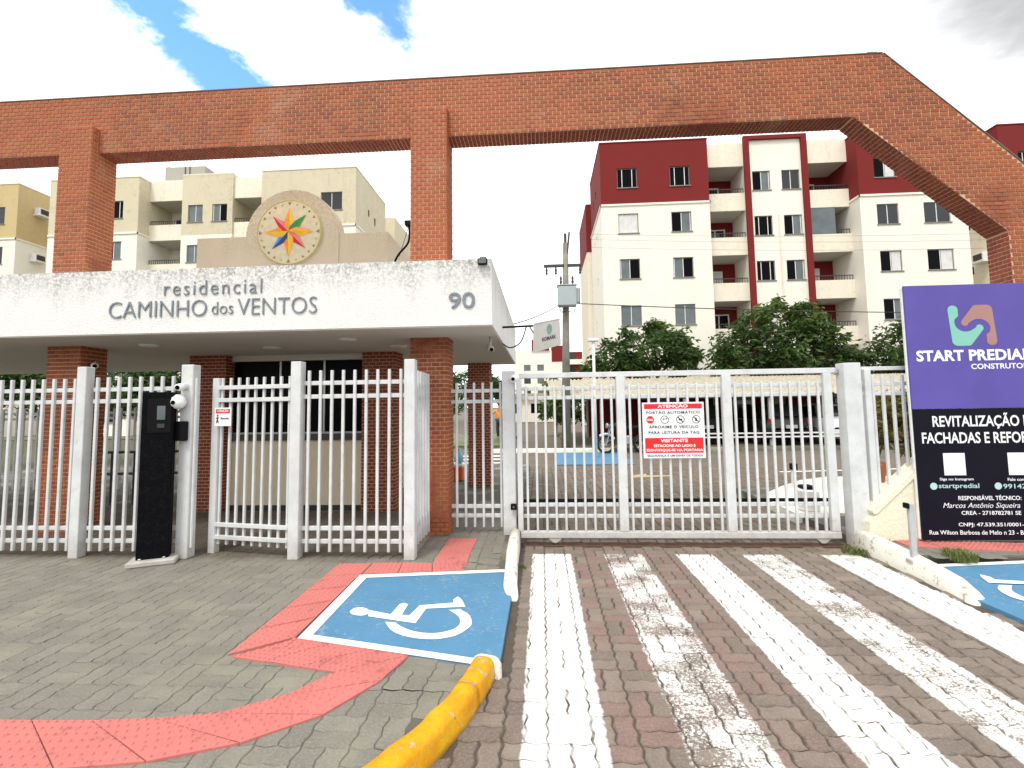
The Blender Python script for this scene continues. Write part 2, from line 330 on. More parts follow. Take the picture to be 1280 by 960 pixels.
# ------------------------------------------------------------------ mesh helpers
class MB:
    def __init__(s): s.v = []; s.f = []
    def add(s, vs, fs):
        o = len(s.v); s.v += [tuple(v) for v in vs]; s.f += [tuple(i + o for i in f) for f in fs]; return s
    def box(s, a, b):
        x0, y0, z0 = a; x1, y1, z1 = b
        return s.add([(x0, y0, z0), (x1, y0, z0), (x1, y1, z0), (x0, y1, z0), (x0, y0, z1), (x1, y0, z1), (x1, y1, z1), (x0, y1, z1)],
                     [(0, 3, 2, 1), (4, 5, 6, 7), (0, 1, 5, 4), (1, 2, 6, 5), (2, 3, 7, 6), (3, 0, 4, 7)])
    def bbox(s, a, b, r=0.006):
        """box with chamfered edges"""
        x0, y0, z0 = a; x1, y1, z1 = b; bm = bmesh.new()
        r = min(r, 0.3 * min(abs(x1 - x0), abs(y1 - y0), abs(z1 - z0)))
        m = MB().box(a, b); vs = [bm.verts.new(v) for v in m.v]; [bm.faces.new([vs[i] for i in f]) for f in m.f]
        bmesh.ops.bevel(bm, geom=bm.edges[:], offset=r, segments=1, affect='EDGES'); bm.verts.index_update()
        s.add([v.co[:] for v in bm.verts], [[v.index for v in f.verts] for f in bm.faces]); bm.free(); return s
    def prism(s, poly, y0, y1):
        """polygon of (x, z), counter-clockwise seen from -Y, pushed from y0 to y1"""
        n = len(poly); vs = [(x, y0, z) for x, z in poly] + [(x, y1, z) for x, z in poly]
        return s.add(vs, [tuple(range(n)), tuple(range(2 * n - 1, n - 1, -1))] + [(i, i + n, (i + 1) % n + n, (i + 1) % n) for i in range(n)])
    def slab(s, poly, z0, z1):
        """polygon of (x, y), counter-clockwise from above"""
        n = len(poly); g = (lambda q: q) if callable(z1) else (lambda q: None)
        top = [(x, y, z1(x, y) if callable(z1) else z1) for x, y in poly]
        return s.add([(x, y, z0) for x, y in poly] + top, [tuple(range(n - 1, -1, -1)), tuple(range(n, 2 * n))] + [(i, (i + 1) % n, (i + 1) % n + n, i + n) for i in range(n)])
    def tube(s, pts, r, seg=8, cap=True):
        pts = [Vector(p) for p in pts]; n = len(pts); rs = r if isinstance(r, (list, tuple)) else [r] * n; rings = []
        up = None
        for i, p in enumerate(pts):
            d = (pts[min(i + 1, n - 1)] - pts[max(i - 1, 0)]).normalized()
            if up is None: up = Vector((0, 0, 1)) if abs(d.z) < 0.9 else Vector((1, 0, 0))
            a = d.cross(up).normalized(); b = a.cross(d).normalized(); up = b
            rings.append([p + (a * math.cos(t) + b * math.sin(t)) * rs[i] for t in [2 * math.pi * k / seg for k in range(seg)]])
        vs = [v for rg in rings for v in rg]; fs = []
        for i in range(n - 1):
            for k in range(seg): k2 = (k + 1) % seg; fs.append((i * seg + k, (i + 1) * seg + k, (i + 1) * seg + k2, i * seg + k2))
        if cap: fs += [tuple(range(seg)), tuple(range((n - 1) * seg + seg - 1, (n - 1) * seg - 1, -1))]
        return s.add(vs, fs)
    def lathe(s, prof, c=(0, 0, 0), axis='z', seg=20):
        """profile of (radius, height) turned about an axis through c"""
        vs = []
        for r, h in prof:
            for k in range(seg):
                t = 2 * math.pi * k / seg; p = (r * math.cos(t), r * math.sin(t), h)
                if axis == 'x': p = (p[2], p[0], p[1])
                elif axis == 'y': p = (p[0], p[2], p[1])
                vs.append((p[0] + c[0], p[1] + c[1], p[2] + c[2]))
        fs = []
        for i in range(len(prof) - 1):
            for k in range(seg): k2 = (k + 1) % seg; fs.append((i * seg + k, i * seg + k2, (i + 1) * seg + k2, (i + 1) * seg + k))
        fs += [tuple(range(seg - 1, -1, -1)), tuple(range((len(prof) - 1) * seg, len(prof) * seg))]
        return s.add(vs, fs)
    def wall(s, O, U, V, N, w, h, holes=(), depth=0.12):
        """flat wall with openings and their reveals; N points outwards"""
        O, U, V, N = Vector(O), Vector(U), Vector(V), Vector(N)
        us = sorted({0, w} | {q for hh in holes for q in (hh[0], hh[1])}); vs_ = sorted({0, h} | {q for hh in holes for q in (hh[2], hh[3])})
        P = lambda a, b, d=0: O + U * a + V * b - N * d
        flip = U.cross(V).dot(N) < 0
        def q(a, b, c, d): s.add([a, b, c, d], [(3, 2, 1, 0) if flip else (0, 1, 2, 3)])
        for i in range(len(us) - 1):
            for j in range(len(vs_) - 1):
                mu, mv = (us[i] + us[i + 1]) / 2, (vs_[j] + vs_[j + 1]) / 2
                if any(a < mu < b and c < mv < d for a, b, c, d in holes): continue
                q(P(us[i], vs_[j]), P(us[i + 1], vs_[j]), P(us[i + 1], vs_[j + 1]), P(us[i], vs_[j + 1]))
        for a, b, c, d in holes:
            q(P(a, c), P(a, c, depth), P(b, c, depth), P(b, c)) if False else None
            q(P(a, c, 0), P(b, c, 0), P(b, c, depth), P(a, c, depth)); q(P(b, c, 0), P(b, d, 0), P(b, d, depth), P(b, c, depth))
            q(P(b, d, 0), P(a, d, 0), P(a, d, depth), P(b, d, depth)); q(P(a, d, 0), P(a, c, 0), P(a, c, depth), P(a, d, depth))
        return s
    def mesh(s, name='mesh', smooth=False):
        me = bpy.data.meshes.new(name); me.from_pydata([tuple(v) for v in s.v], [], s.f); me.update()
        if smooth: me.polygons.foreach_set('use_smooth', [True] * len(me.polygons))
        return me

def wpos(o):
    p = Vector((0, 0, 0))
    while o: p = p + o.location; o = o.parent
    return p
def link(name, me, mat, parent=None, loc=(0, 0, 0), rot=None):
    o = bpy.data.objects.new(name, me); C.objects.link(o); o.parent = parent; o.location = loc
    if rot: o.rotation_euler = rot
    if mat and not me.materials: me.materials.append(MATS[mat])
    return o
def part(name, mb, mat, parent, smooth=False, world=True):
    """mesh part; coordinates are world metres unless world=False (then local to the parent)"""
    if world and parent:
        w = wpos(parent); mb.v = [(v[0] - w.x, v[1] - w.y, v[2] - w.z) for v in mb.v]
    return link(name, mb.mesh(name, smooth), mat, parent)
def thing(name, label, cat, loc=(0, 0, 0), rz=0, group=None):
    o = bpy.data.objects.new(name, None); C.objects.link(o); o.location = loc; o.rotation_euler = (0, 0, rz); o.empty_display_size = 0.2
    return tag(o, label, cat, group)
def tag(o, label, cat, group=None):
    o['label'] = label; o['category'] = cat
    if group: o['group'] = group
    return o
def struct(name, mb, mat, label=None, smooth=False):
    o = link(name, mb.mesh(name, smooth), mat); o['kind'] = 'structure'
    if label: o['label'] = label
    return o
def text_mesh(s, size, extrude=0.0, bold=0.0, align='LEFT', spacing=1.0, shear=0.0):
    cu = bpy.data.curves.new('text', 'FONT'); cu.body = s; cu.size = size; cu.extrude = extrude; cu.offset = bold; cu.align_x = align; cu.space_character = spacing; cu.resolution_u = 3; cu.shear = shear
    o = bpy.data.objects.new('text', cu); C.objects.link(o)
    dg = bpy.context.evaluated_depsgraph_get(); me = bpy.data.meshes.new_from_object(o.evaluated_get(dg))
    bpy.data.objects.remove(o); bpy.data.curves.remove(cu); return me
def stand(me, x, y, z, width=None, height=None, sx=1.0):
    """turn a flat text mesh upright (facing -Y) with its left bottom corner at x, z; fit it to a width and height"""
    xs = [v.co.x for v in me.vertices]; ys = [v.co.y for v in me.vertices]; x0, x1, y0, y1 = min(xs), max(xs), min(ys), max(ys)
    fx = width / (x1 - x0) if width else sx; fy = height / (y1 - y0) if height else (fx if width else 1.0)
    for v in me.vertices: v.co = Vector((x + (v.co.x - x0) * fx, y - v.co.z, z + (v.co.y - y0) * fy))
    me.update(); return me
def text_part(name, s, parent, mat, x, y, z, width, height=None, bold=0.0, extrude=0.001, spacing=1.0, shear=0.0):
    me = stand(text_mesh(s, 1.0, extrude / 1.0, bold, 'LEFT', spacing, shear), x, y, z, width, height); w = wpos(parent)
    me.transform(Matrix.Translation(-w)); me.materials.clear(); return link(name, me, mat, parent)
# ------------------------------------------------------------------ ground, paving
struct('ground', MB().add([(-900, -300, -0.06), (900, -300, -0.06), (900, 1500, -0.06), (-900, 1500, -0.06)], [(0, 1, 2, 3)]), 'ground')
SW = 0.10                                   # pavement level above the driveway
KERB = [(-0.33, 3.02), (-0.365, 2.86), (-0.455, 2.56), (-0.60, 2.24), (-0.80, 1.95), (-1.15, 1.62), (-1.65, 1.38), (-2.4, 1.25), (-4.5, 1.18), (-10, 1.15)]
def kerb_y(x):
    """pavement edge as y(x) left of x = -0.33"""
    if x > -0.33: return 3.02
    for (x0, y0), (x1, y1) in zip(KERB, KERB[1:]):
        if x1 <= x <= x0: return y0 + (y1 - y0) * (x - x0) / (x1 - x0)
    return 1.15
def in_poly(x, y, poly):
    c = False; j = len(poly) - 1
    for i in range(len(poly)):
        xi, yi = poly[i]; xj, yj = poly[j]
        if (yi > y) != (yj > y) and x < (xj - xi) * (y - yi) / (yj - yi) + xi: c = not c
        j = i
    return c
def zig(t): t = (t / 0.11) % 1.0; return 4 * abs(t - 0.5) - 1
def paver_shape(w, d, ox, oy, gap, amp, bev, drop):
    """outline with the toothed edges of an interlocking paver, chamfered; origin at its low corner grid point"""
    g = gap / 2; pts = []
    nx, ny = round(w / 0.0275), round(d / 0.0275)
    def P(x, y, inx, iny): return (x + amp * zig(y + oy + 0.0275) + inx, y + amp * zig(x + ox) + iny)
    for i in range(nx): pts.append((i * 0.0275, 0, 0, 1))
    for i in range(ny): pts.append((w, i * 0.0275, -1, 0))
    for i in range(nx): pts.append((w - i * 0.0275, d, 0, -1))
    for i in range(ny): pts.append((0, d - i * 0.0275, 1, 0))
    n = len(pts); cx, cy = w / 2, d / 2; out = []; inn = []
    for (x, y, ax, ay) in pts:
        corner = (x in (0, w)) and (y in (0, d))
        sx = (1 if x < cx else -1) if corner else ax; sy = (1 if y < cy else -1) if corner else ay
        out.append(P(x, y, sx * g, sy * g)); inn.append(P(x, y, sx * (g + bev), sy * (g + bev)))
    vs = [(x - cx, y - cy, -drop) for x, y in out] + [(x - cx, y - cy, -0.0) for x, y in inn]
    return vs, [tuple(range(n, 2 * n))] + [(i, (i + 1) % n, (i + 1) % n + n, i + n) for i in range(n)]
def pave(parent, mat, x0, x1, y0, y1, keep, zf, gap, bev, drop, n_single, jit=0.0018, amp=0.007, rot=None):
    """basket-weave pairs of 22 x 11 cm pavers; the n_single nearest the camera are objects, the rest one joined part"""
    shapes = {}
    for k, (w, d) in (('h', (0.22, 0.11)), ('v', (0.11, 0.22))): shapes[k] = paver_shape(w, d, 0, 0, gap, amp, bev, drop)
    items = []
    for i in range(math.floor(x0 / 0.22), math.ceil(x1 / 0.22)):
        for j in range(math.floor(y0 / 0.22), math.ceil(y1 / 0.22)):
            bx, by = i * 0.22, j * 0.22
            prs = [('h', bx + 0.11, by + 0.055), ('h', bx + 0.11, by + 0.165)] if (i + j) % 2 else [('v', bx + 0.055, by + 0.11), ('v', bx + 0.165, by + 0.11)]
            for k, cx, cy in prs:
                if keep(cx, cy): items.append((k, cx, cy))
    def vis(q):
        s = abs(q[1] / max(q[2], 0.1) - 0.06); return (0 if (s < 1.12 and q[2] > 2.05) else 1, q[2])
    items.sort(key=vis)
    me = {}
    for k in shapes:
        me[k] = MB().add(*shapes[k]).mesh('paver'); me[k].materials.append(MATS[mat])
    w = wpos(parent); rnd = random.Random(len(items)); rest = MB()
    for q, (k, cx, cy) in enumerate(items):
        z = zf(cx, cy) + rnd.uniform(-jit, jit); ta, tb = rnd.uniform(-0.012, 0.012), rnd.uniform(-0.012, 0.012); cx += rnd.gauss(0, gap * 0.13); cy += rnd.gauss(0, gap * 0.13); ta += (zf(cx, cy + 0.05) - zf(cx, cy - 0.05)) / 0.1; tb -= (zf(cx + 0.05, cy) - zf(cx - 0.05, cy)) / 0.1
        if q < n_single:
            link('paver', me[k], None, parent, (cx - w.x, cy - w.y, z - w.z), (ta, tb, 0))
        else:
            vs, fs = shapes[k]; rest.add([(x + cx, y + cy, zz + z + ta * y - tb * x) for x, y, zz in vs], fs)
    if rest.v:
        o = part('paver_field', rest, mat, parent); o['kind'] = 'stuff'

RAMP = [(-1.655, 4.345), (-1.62, 3.165), (-0.36, 3.02), (-0.285, 3.12), (-0.280, 4.10), (-0.345, 4.765)]
MIR = lambda x: 3.12 - x                      # the right-hand ramp mirrors the left one about the driveway
def ramp_z(x, y): return 0.108 - 0.083 * min(1, max(0, (x + 1.64) / 1.33))
def edge_y(x, top):
    a, b = ((-1.655, 4.345), (-0.345, 4.765)) if top else ((-1.62, 3.165), (-0.36, 3.02)); return a[1] + (b[1] - a[1]) * min(1, max(0, (x - a[0]) / (b[0] - a[0])))
def sz(x, y):
    """pavement level, dipping where it runs down beside the ramp"""
    if x < -1.66 or x > -0.2: return SW
    d = min(abs(y - edge_y(x, True)) if y > edge_y(x, True) else 9, abs(y - edge_y(x, False)) if y < edge_y(x, False) else 9)
    if edge_y(x, False) <= y <= edge_y(x, True): d = 0
    k = max(0.0, 1 - d / 0.40); return SW + (ramp_z(x, y) - SW) * k * k * (3 - 2 * k)
TRACK_Y = 5.72
dw = struct('driveway', MB().add([(-6, -2, -0.008), (9, -2, -0.008), (9, 5.98, -0.008), (-6, 5.98, -0.008)], [(0, 1, 2, 3)]), 'driveway_joint')
def dw_keep(x, y):
    if not (1.3 < y < 5.95): return False
    if x < -0.26: return y < min(2.99, kerb_y(x) - 0.02)
    if x > 3.38 and y > 3.0: return False
    if abs(y - (TRACK_Y + 0.0)) < 0.10: return False
    return x < 5.2
pave(dw, 'driveway_paver', -2.6, 5.0, 1.3, 5.95, dw_keep, lambda x, y: 0.0, 0.0095, 0.006, 0.008, 300)
m = MB(); st = 0.06
for i in range(-142, -6):
    for j in range(19, 150):
        q = [(i * st, j * st), ((i + 1) * st, j * st), ((i + 1) * st, (j + 1) * st), (i * st, (j + 1) * st)]
        if all(x < -0.33 and y > kerb_y(x) - 0.03 and not (x > -1.60 and edge_y(x, False) + 0.03 < y < edge_y(x, True) - 0.03) for x, y in q): m.add([(x, y, sz(x, y) - 0.005) for x, y in q], [(0, 1, 2, 3)])
m.box((-14, 9.01, -0.05), (-0.36, 13, SW - 0.006)); m.box((-14, 1.2, -0.05), (-8.53, 9.0, SW - 0.006))
sw = struct('sidewalk', m, 'sidewalk_joint')
def sw_keep(x, y):
    if x > -0.42: return False
    if y < kerb_y(x) + 0.02: return False
    if x > -1.71 and edge_y(x, False) - 0.005 < y < edge_y(x, True) + 0.005: return False
    return y < 8.9 and x > -8.5
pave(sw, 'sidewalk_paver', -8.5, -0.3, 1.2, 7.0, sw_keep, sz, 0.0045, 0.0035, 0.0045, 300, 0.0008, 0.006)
sr = struct('sidewalk_right', MB().slab([(3.44, 5.10), (5.13, 4.94), (5.13, 3.2), (9, 3.2), (9, 9), (3.44, 9)], -0.05, SW - 0.006), 'sidewalk_joint')
pave(sr, 'sidewalk_paver', 3.5, 7, 3.2, 6.0, lambda x, y: x > 3.50 and y > 3.3 and (y > 5.0 or x > 5.15), lambda x, y: SW, 0.0055, 0.0045, 0.0055, 60, 0.001)
rd = struct('inner_road', MB().add([(-0.36, 5.98, -0.012), (16, 5.98, -0.012), (16, 28, -0.012), (-7, 28, -0.012), (-7, 13, -0.012), (-0.36, 13, -0.012)], [(0, 1, 2, 3, 4, 5)]), 'far_paving')
pave(rd, 'inner_paver', -0.3, 10, 5.95, 12.6, lambda x, y: y > 5.97 and x > -0.3 and x < 0.9 + y * 0.75, lambda x, y: 0.0, 0.009, 0.006, 0.011, 0)
fr = struct('far_road', MB().add([(-60, 28, -0.02), (60, 28, -0.02), (60, 150, -0.02), (-60, 150, -0.02)], [(0, 1, 2, 3)]), 'far_paving')

# blue wheelchair ramps with painted border and symbol
SYM_BODY = [(-1.328, 3.654), (-1.141, 3.61), (-1.13, 3.791), (-1.107, 3.826), (-1.065, 3.803), (-1.06, 3.614), (-1.004, 3.614), (-0.973, 3.801), (-0.725, 3.899), (-0.739, 3.959), (-0.712, 4.025), (-0.673, 3.971), (-0.621, 3.841), (-0.911, 3.753), (-0.928, 3.502), (-0.997, 3.51), (-1.29, 3.551)]
SYM_HEAD = [(-1.451, 3.608), (-1.439, 3.663), (-1.395, 3.689), (-1.332, 3.664), (-1.307, 3.612), (-1.324, 3.561), (-1.38, 3.552), (-1.425, 3.571)]
WH_O = [(-1.142, 3.485), (-1.053, 3.363), (-0.923, 3.298), (-0.759, 3.292), (-0.623, 3.361), (-0.552, 3.476), (-0.533, 3.572), (-0.572, 3.699), (-0.654, 3.784)]
WH_I = [(-1.071, 3.488), (-1.003, 3.431), (-0.905, 3.381), (-0.777, 3.373), (-0.677, 3.425), (-0.626, 3.494), (-0.618, 3.574), (-0.649, 3.668), (-0.735, 3.758)]
def spline(pts, n=4):
    out = []
    for i in range(len(pts) - 1):
        p0, p1, p2, p3 = pts[max(i - 1, 0)], pts[i], pts[i + 1], pts[min(i + 2, len(pts) - 1)]
        for k in range(n):
            t = k / n; out.append(tuple(0.5 * (2 * b + (c - a) * t + (2 * a - 5 * b + 4 * c - d) * t * t + (3 * b - a - 3 * c + d) * t ** 3) for a, b, c, d in zip(p0, p1, p2, p3)))
    return out + [pts[-1]]
def make_ramp(name, mx, label, outline=None, shift=(0, 0), borders=None):
    RP = outline or RAMP; sh = lambda pl: [(x + shift[0], y + shift[1]) for x, y in pl]
    def flat(poly, lift):
        m = MB(); pp = [(mx(x), y) for x, y in poly]
        area = sum(a[0] * b[1] - b[0] * a[1] for a, b in zip(pp, pp[1:] + pp[:1]))
        z = [ramp_z(x, y) + lift for x, y in poly]; q = [(a, b, c) for (a, b), c in zip(pp, z)]
        if area < 0: q.reverse()
        return m.add(q, [tuple(range(len(q)))])
    top = flat(RP, 0.004); base = MB(); n = len(top.v)
    base.add(top.v + [(x, y, -0.05) for x, y, z in top.v], [tuple(range(n))] + [(i, i + n, (i + 1) % n + n, (i + 1) % n) for i in range(n)])
    o = struct(name, base, 'blue_paint', label)
    b = MB()
    for poly in borders or ([(-1.655, 4.345), (-1.62, 3.165), (-1.545, 3.205), (-1.575, 4.30)], [(-1.62, 3.165), (-0.36, 3.02), (-0.33, 3.075), (-0.37, 3.09), (-1.545, 3.225)], [(-1.655, 4.345), (-1.575, 4.285), (-0.42, 4.665), (-0.335, 4.68), (-0.345, 4.765)]):
        f = flat(poly, 0.0075); b.add(f.v, f.f)
    bo = part('border_line', b, 'white_paint', o)
    bm = flat(sh(SYM_BODY), 0.0075); part('symbol_body', bm, 'white_paint', o)
    part('symbol_head', flat(sh(spline(SYM_HEAD + SYM_HEAD[:1], 3)[:-1]), 0.0075), 'white_paint', o)
    wo, wi = sh(spline(WH_O)), sh(spline(WH_I)); w = MB()
    for i in range(len(wo) - 1):
        f = flat([wo[i], wo[i + 1], wi[i + 1], wi[i]], 0.0075); w.add(f.v, f.f)
    part('symbol_wheel', w, 'white_paint', o); return o
make_ramp('wheelchair_ramp', lambda x: x, 'blue painted kerb ramp with white wheelchair symbol left of the crossing')
RAMP_R = [(-1.99, 4.93), (-1.99, 3.20), (-0.30, 3.20), (-0.280, 4.20), (-0.50, 4.93)]
make_ramp('wheelchair_ramp', MIR, 'blue painted kerb ramp beside the purple advertising board', RAMP_R, (-0.02, 0.60), ([(-1.99, 4.93), (-1.99, 4.86), (-0.47, 4.86), (-0.50, 4.93)], [(-1.99, 4.85), (-1.99, 3.27), (-1.92, 3.27), (-1.92, 4.85)], [(-1.99, 3.26), (-1.99, 3.20), (-0.30, 3.20), (-0.30, 3.26)]))

# tactile paving: one tile per quad, blistered or ribbed
TZ = SW + 0.010
def tile(parent, q, ribbed=False):
    q = [Vector((x, y, 0)) for x, y in q]
    B = lambda u, v: (q[0] * (1 - u) + q[1] * u) * (1 - v) + (q[3] * (1 - u) + q[2] * u) * v
    m = MB(); g = 0.012
    c = [B(g, g), B(1 - g, g), B(1 - g, 1 - g), B(g, 1 - g)]
    Z = lambda p, d: sz(p.x, p.y) + 0.010 + d
    m.add([(p.x, p.y, Z(p, -0.02)) for p in c] + [(p.x, p.y, Z(p, 0)) for p in c], [(0, 1, 5, 4), (1, 2, 6, 5), (2, 3, 7, 6), (3, 0, 4, 7)])
    K = 6; gp_ = [B(g + (1 - 2 * g) * i / K, g + (1 - 2 * g) * j / K) for j in range(K + 1) for i in range(K + 1)]
    m.add([(p.x, p.y, Z(p, 0)) for p in gp_], [(j * (K + 1) + i, j * (K + 1) + i + 1, (j + 1) * (K + 1) + i + 1, (j + 1) * (K + 1) + i) for i in range(K) for j in range(K)])
    if ribbed:
        for i in range(5):
            u = 0.12 + i * 0.19
            for v0, v1 in ((0.06, 0.94),):
                a, b = u - 0.045, u + 0.045; pts = [B(a, v0), B(b, v0), B(b, v1), B(a, v1)]; pi = [B(a + 0.02, v0 + 0.03), B(b - 0.02, v0 + 0.03), B(b - 0.02, v1 - 0.03), B(a + 0.02, v1 - 0.03)]
                m.add([(p.x, p.y, Z(p, 0)) for p in pts] + [(p.x, p.y, Z(p, 0.005)) for p in pi], [(4, 5, 6, 7), (0, 1, 5, 4), (1, 2, 6, 5), (2, 3, 7, 6), (3, 0, 4, 7)])
    else:
        for i in range(7):
            for j in range(7):
                p = B((i + 0.5) / 7, (j + 0.5) / 7); zt_ = Z(p, 0); r = 0.0145; ring = [(p.x + r * math.cos(k * math.pi / 4), p.y + r * math.sin(k * math.pi / 4), zt_ - 0.001) for k in range(8)]; r2 = 0.0085
                m.add(ring + [(p.x + r2 * math.cos(k * math.pi / 4), p.y + r2 * math.sin(k * math.pi / 4), zt_ + 0.006) for k in range(8)], [tuple(range(8, 16))] + [(k, (k + 1) % 8, (k + 1) % 8 + 8, k + 8) for k in range(8)])
    return part('tactile_tile', m, 'tactile', parent)
def strip(parent, left, right, n, ribbed=False):
    """tiles between two polylines walked the same way"""
    def along(pl, n):
        L = [0]
        for a, b in zip(pl, pl[1:]): L.append(L[-1] + math.dist(a, b))
        out = []
        for k in range(n + 1):
            s = L[-1] * k / n
            for i in range(len(pl) - 1):
                if s <= L[i + 1] + 1e-9:
                    t = (s - L[i]) / (L[i + 1] - L[i]); out.append(tuple(a + (b - a) * t for a, b in zip(pl[i], pl[i + 1]))); break
        return out
    a, b = along(left, n), along(right, n)
    for k in range(n): tile(parent, [a[k], b[k], b[k + 1], a[k + 1]], ribbed)
tp = thing('tactile_path', 'pink red tactile paving strip winding round the blue ramp', 'paving', (-1.6, 3.6, SW)); tp['kind'] = 'structure'; del tp['category']
strip(tp, [(-1.085, 4.73), (-1.085, 5.57)], [(-0.755, 4.76), (-0.755, 5.57)], 3, True)
strip(tp, [(-1.64, 4.36), (-0.75, 4.68)][:1] + [(-0.75, 4.64)], [(-1.66, 4.69), (-0.755, 4.755)][:1] + [(-0.80, 4.755)], 3)
strip(tp, [(-1.955, 2.95), (-1.985, 4.67)], [(-1.635, 3.17), (-1.665, 4.68)], 5)
strip(tp, [(-1.91, 2.93), (-1.20, 2.785)], [(-1.63, 3.165), (-0.85, 3.07)], 3)
strip(tp, [(-1.20, 2.785), (-1.30, 2.63), (-1.446, 2.496), (-1.657, 2.390), (-2.05, 2.335), (-2.663, 2.315), (-4.6, 2.31)], [(-0.85, 3.07), (-0.89, 2.75), (-0.992, 2.513), (-1.235, 2.27), (-1.60, 2.09), (-2.2, 1.99), (-4.6, 1.985)], 12)
tr = thing('tactile_path_right', 'pink red tactile strip in front of the purple advertising board', 'paving', (4.5, 5.2, SW)); tr['kind'] = 'structure'; del tr['category']
strip(tr, [(3.75, 5.30), (4.4, 5.18), (6.2, 4.95)], [(3.75, 5.62), (4.4, 5.50), (6.2, 5.27)], 8)

# kerbs
def kerb(name, path, w, hts, mat, label, zb=-0.05, r=0.035):
    m = MB(); rings = []; pts = [Vector((x, y, 0)) for x, y in path]
    for i, p in enumerate(pts):
        d = (pts[min(i + 1, len(pts) - 1)] - pts[max(i - 1, 0)]).normalized(); s = Vector((d.y, -d.x, 0)); h = hts[i] if isinstance(hts, list) else hts
        prof = [(-w / 2 - 0.012, zb), (-w / 2 - 0.006, h - r), (-w / 2 + r * 0.35, h - r * 0.3), (-w / 2 + r, h), (w / 2 - r, h), (w / 2 - r * 0.35, h - r * 0.3), (w / 2 + 0.004, h - r), (w / 2 + 0.022, zb)]
        jit = random.uniform(-0.004, 0.004)
        rings.append([p + s * (a + jit) + Vector((0, 0, b + (jit if b > 0 else 0))) for a, b in prof])
    n = len(rings[0]); vs = [v for g in rings for v in g]; fs = []
    for i in range(len(rings) - 1):
        for k in range(n - 1): fs.append((i * n + k, i * n + k + 1, (i + 1) * n + k + 1, (i + 1) * n + k))
    fs += [tuple(range(n - 1, -1, -1)), tuple(range((len(rings) - 1) * n, len(rings) * n))]
    return struct(name, m.add(vs, fs), mat, label, True)
kp = spline([(-0.375, 2.955), (-0.405, 2.80), (-0.48, 2.53), (-0.62, 2.22), (-0.82, 1.93), (-1.17, 1.60), (-1.67, 1.36), (-2.42, 1.23), (-4.5, 1.16), (-10, 1.13)], 5)
kerb('kerb', kp[:8], 0.118, 0.128, 'yellow_paint', 'short yellow painted kerb block next to the blue ramp', r=0.032)
kerb('kerb', [tuple(a + (b - a) * 0.22 for a, b in zip(kp[7], kp[8]))] + kp[8:], 0.118, 0.127, 'yellow_paint', 'long yellow painted kerb curving away along the pavement', r=0.032)
kerb('kerb', [tuple(a + (b - a) * -0.1 for a, b in zip(kp[7], kp[8])), tuple(a + (b - a) * 0.3 for a, b in zip(kp[7], kp[8]))], 0.115, 0.116, 'concrete', 'thin mortar joint between the two yellow kerb blocks')
kerb('kerb', [(-0.35, 3.0), (-0.362, 2.965)], 0.16, 0.115, 'kerb_white', 'stub of bare mortar at the end of the yellow kerb')
lp = [(-0.335, 5.66), (-0.332, 5.3), (-0.325, 4.95), (-0.318, 4.65), (-0.305, 4.35), (-0.288, 4.20), (-0.282, 4.10)]
kerb('kerb', lp, 0.10, [0.20, 0.19, 0.175, 0.155, 0.12, 0.07, 0.01], 'kerb_white', 'low white kerb running from the gate post to the blue ramp, left side')
kerb('kerb', [(MIR(x) + 0.02, y) for x, y in lp], 0.13, [0.20, 0.19, 0.175, 0.155, 0.12, 0.07, 0.01], 'kerb_white', 'low white kerb running from the gate post towards the bollard, right side')
struct('gate_track', MB().box((-0.3, TRACK_Y - 0.075, -0.03), (3.42, TRACK_Y + 0.075, 0.003)).box((-0.3, TRACK_Y - 0.012, 0), (3.42, TRACK_Y + 0.012, 0.016)), 'rust', 'rusty floor track under the sliding gate')

# ------------------------------------------------------------------ brick work
BW, BH = 0.1025, 0.0512
def brick_rows(z0, z1, lim, xstart=0.0):
    """running bond between lim(z) -> (left, right); yields slanted-end quads (x0b, x1b, x0t, x1t, zb, zt)"""
    n = max(1, round((z1 - z0) / BH)); h = (z1 - z0) / n; g = 0.0092
    for r in range(n):
        zb, zt = z0 + r * h + g / 2, z0 + (r + 1) * h - g / 2
        for (lb, rb), (lt, rt) in zip(lim(zb), lim(zt)):
            x = xstart + (BW / 2 if r % 2 else 0); k0 = math.floor((min(lb, lt) - x) / BW) - 1; k1 = math.ceil((max(rb, rt) - x) / BW) + 1
            for k in range(k0, k1):
                a, b = x + k * BW + g / 2, x + (k + 1) * BW - g / 2
                ab, at_, bb, bt = max(a, lb), max(a, lt), min(b, rb), min(b, rt)
                if bb - ab > 0.012 and bt - at_ > 0.012: yield ab, bb, at_, bt, zb, zt
def brick_solid(ab, bb, at_, bt, zb, zt, put, proud=0.007):
    """five-sided brick with a small chamfer; put(u, v, d) maps face coordinates and depth to the world"""
    c = 0.0022; vs = [put(ab, zb, 0), put(bb, zb, 0), put(bt, zt, 0), put(at_, zt, 0), put(ab + c, zb + c, proud), put(bb - c, zb + c, proud), put(bt - c, zt - c, proud), put(at_ + c, zt - c, proud)]
    return vs, [(4, 5, 6, 7), (0, 1, 5, 4), (1, 2, 6, 5), (2, 3, 7, 6), (3, 0, 4, 7)]
def face(mb, z0, z1, lim, put, xstart=0.0):
    for q in brick_rows(z0, z1, lim, xstart): mb.add(*brick_solid(*q, put))

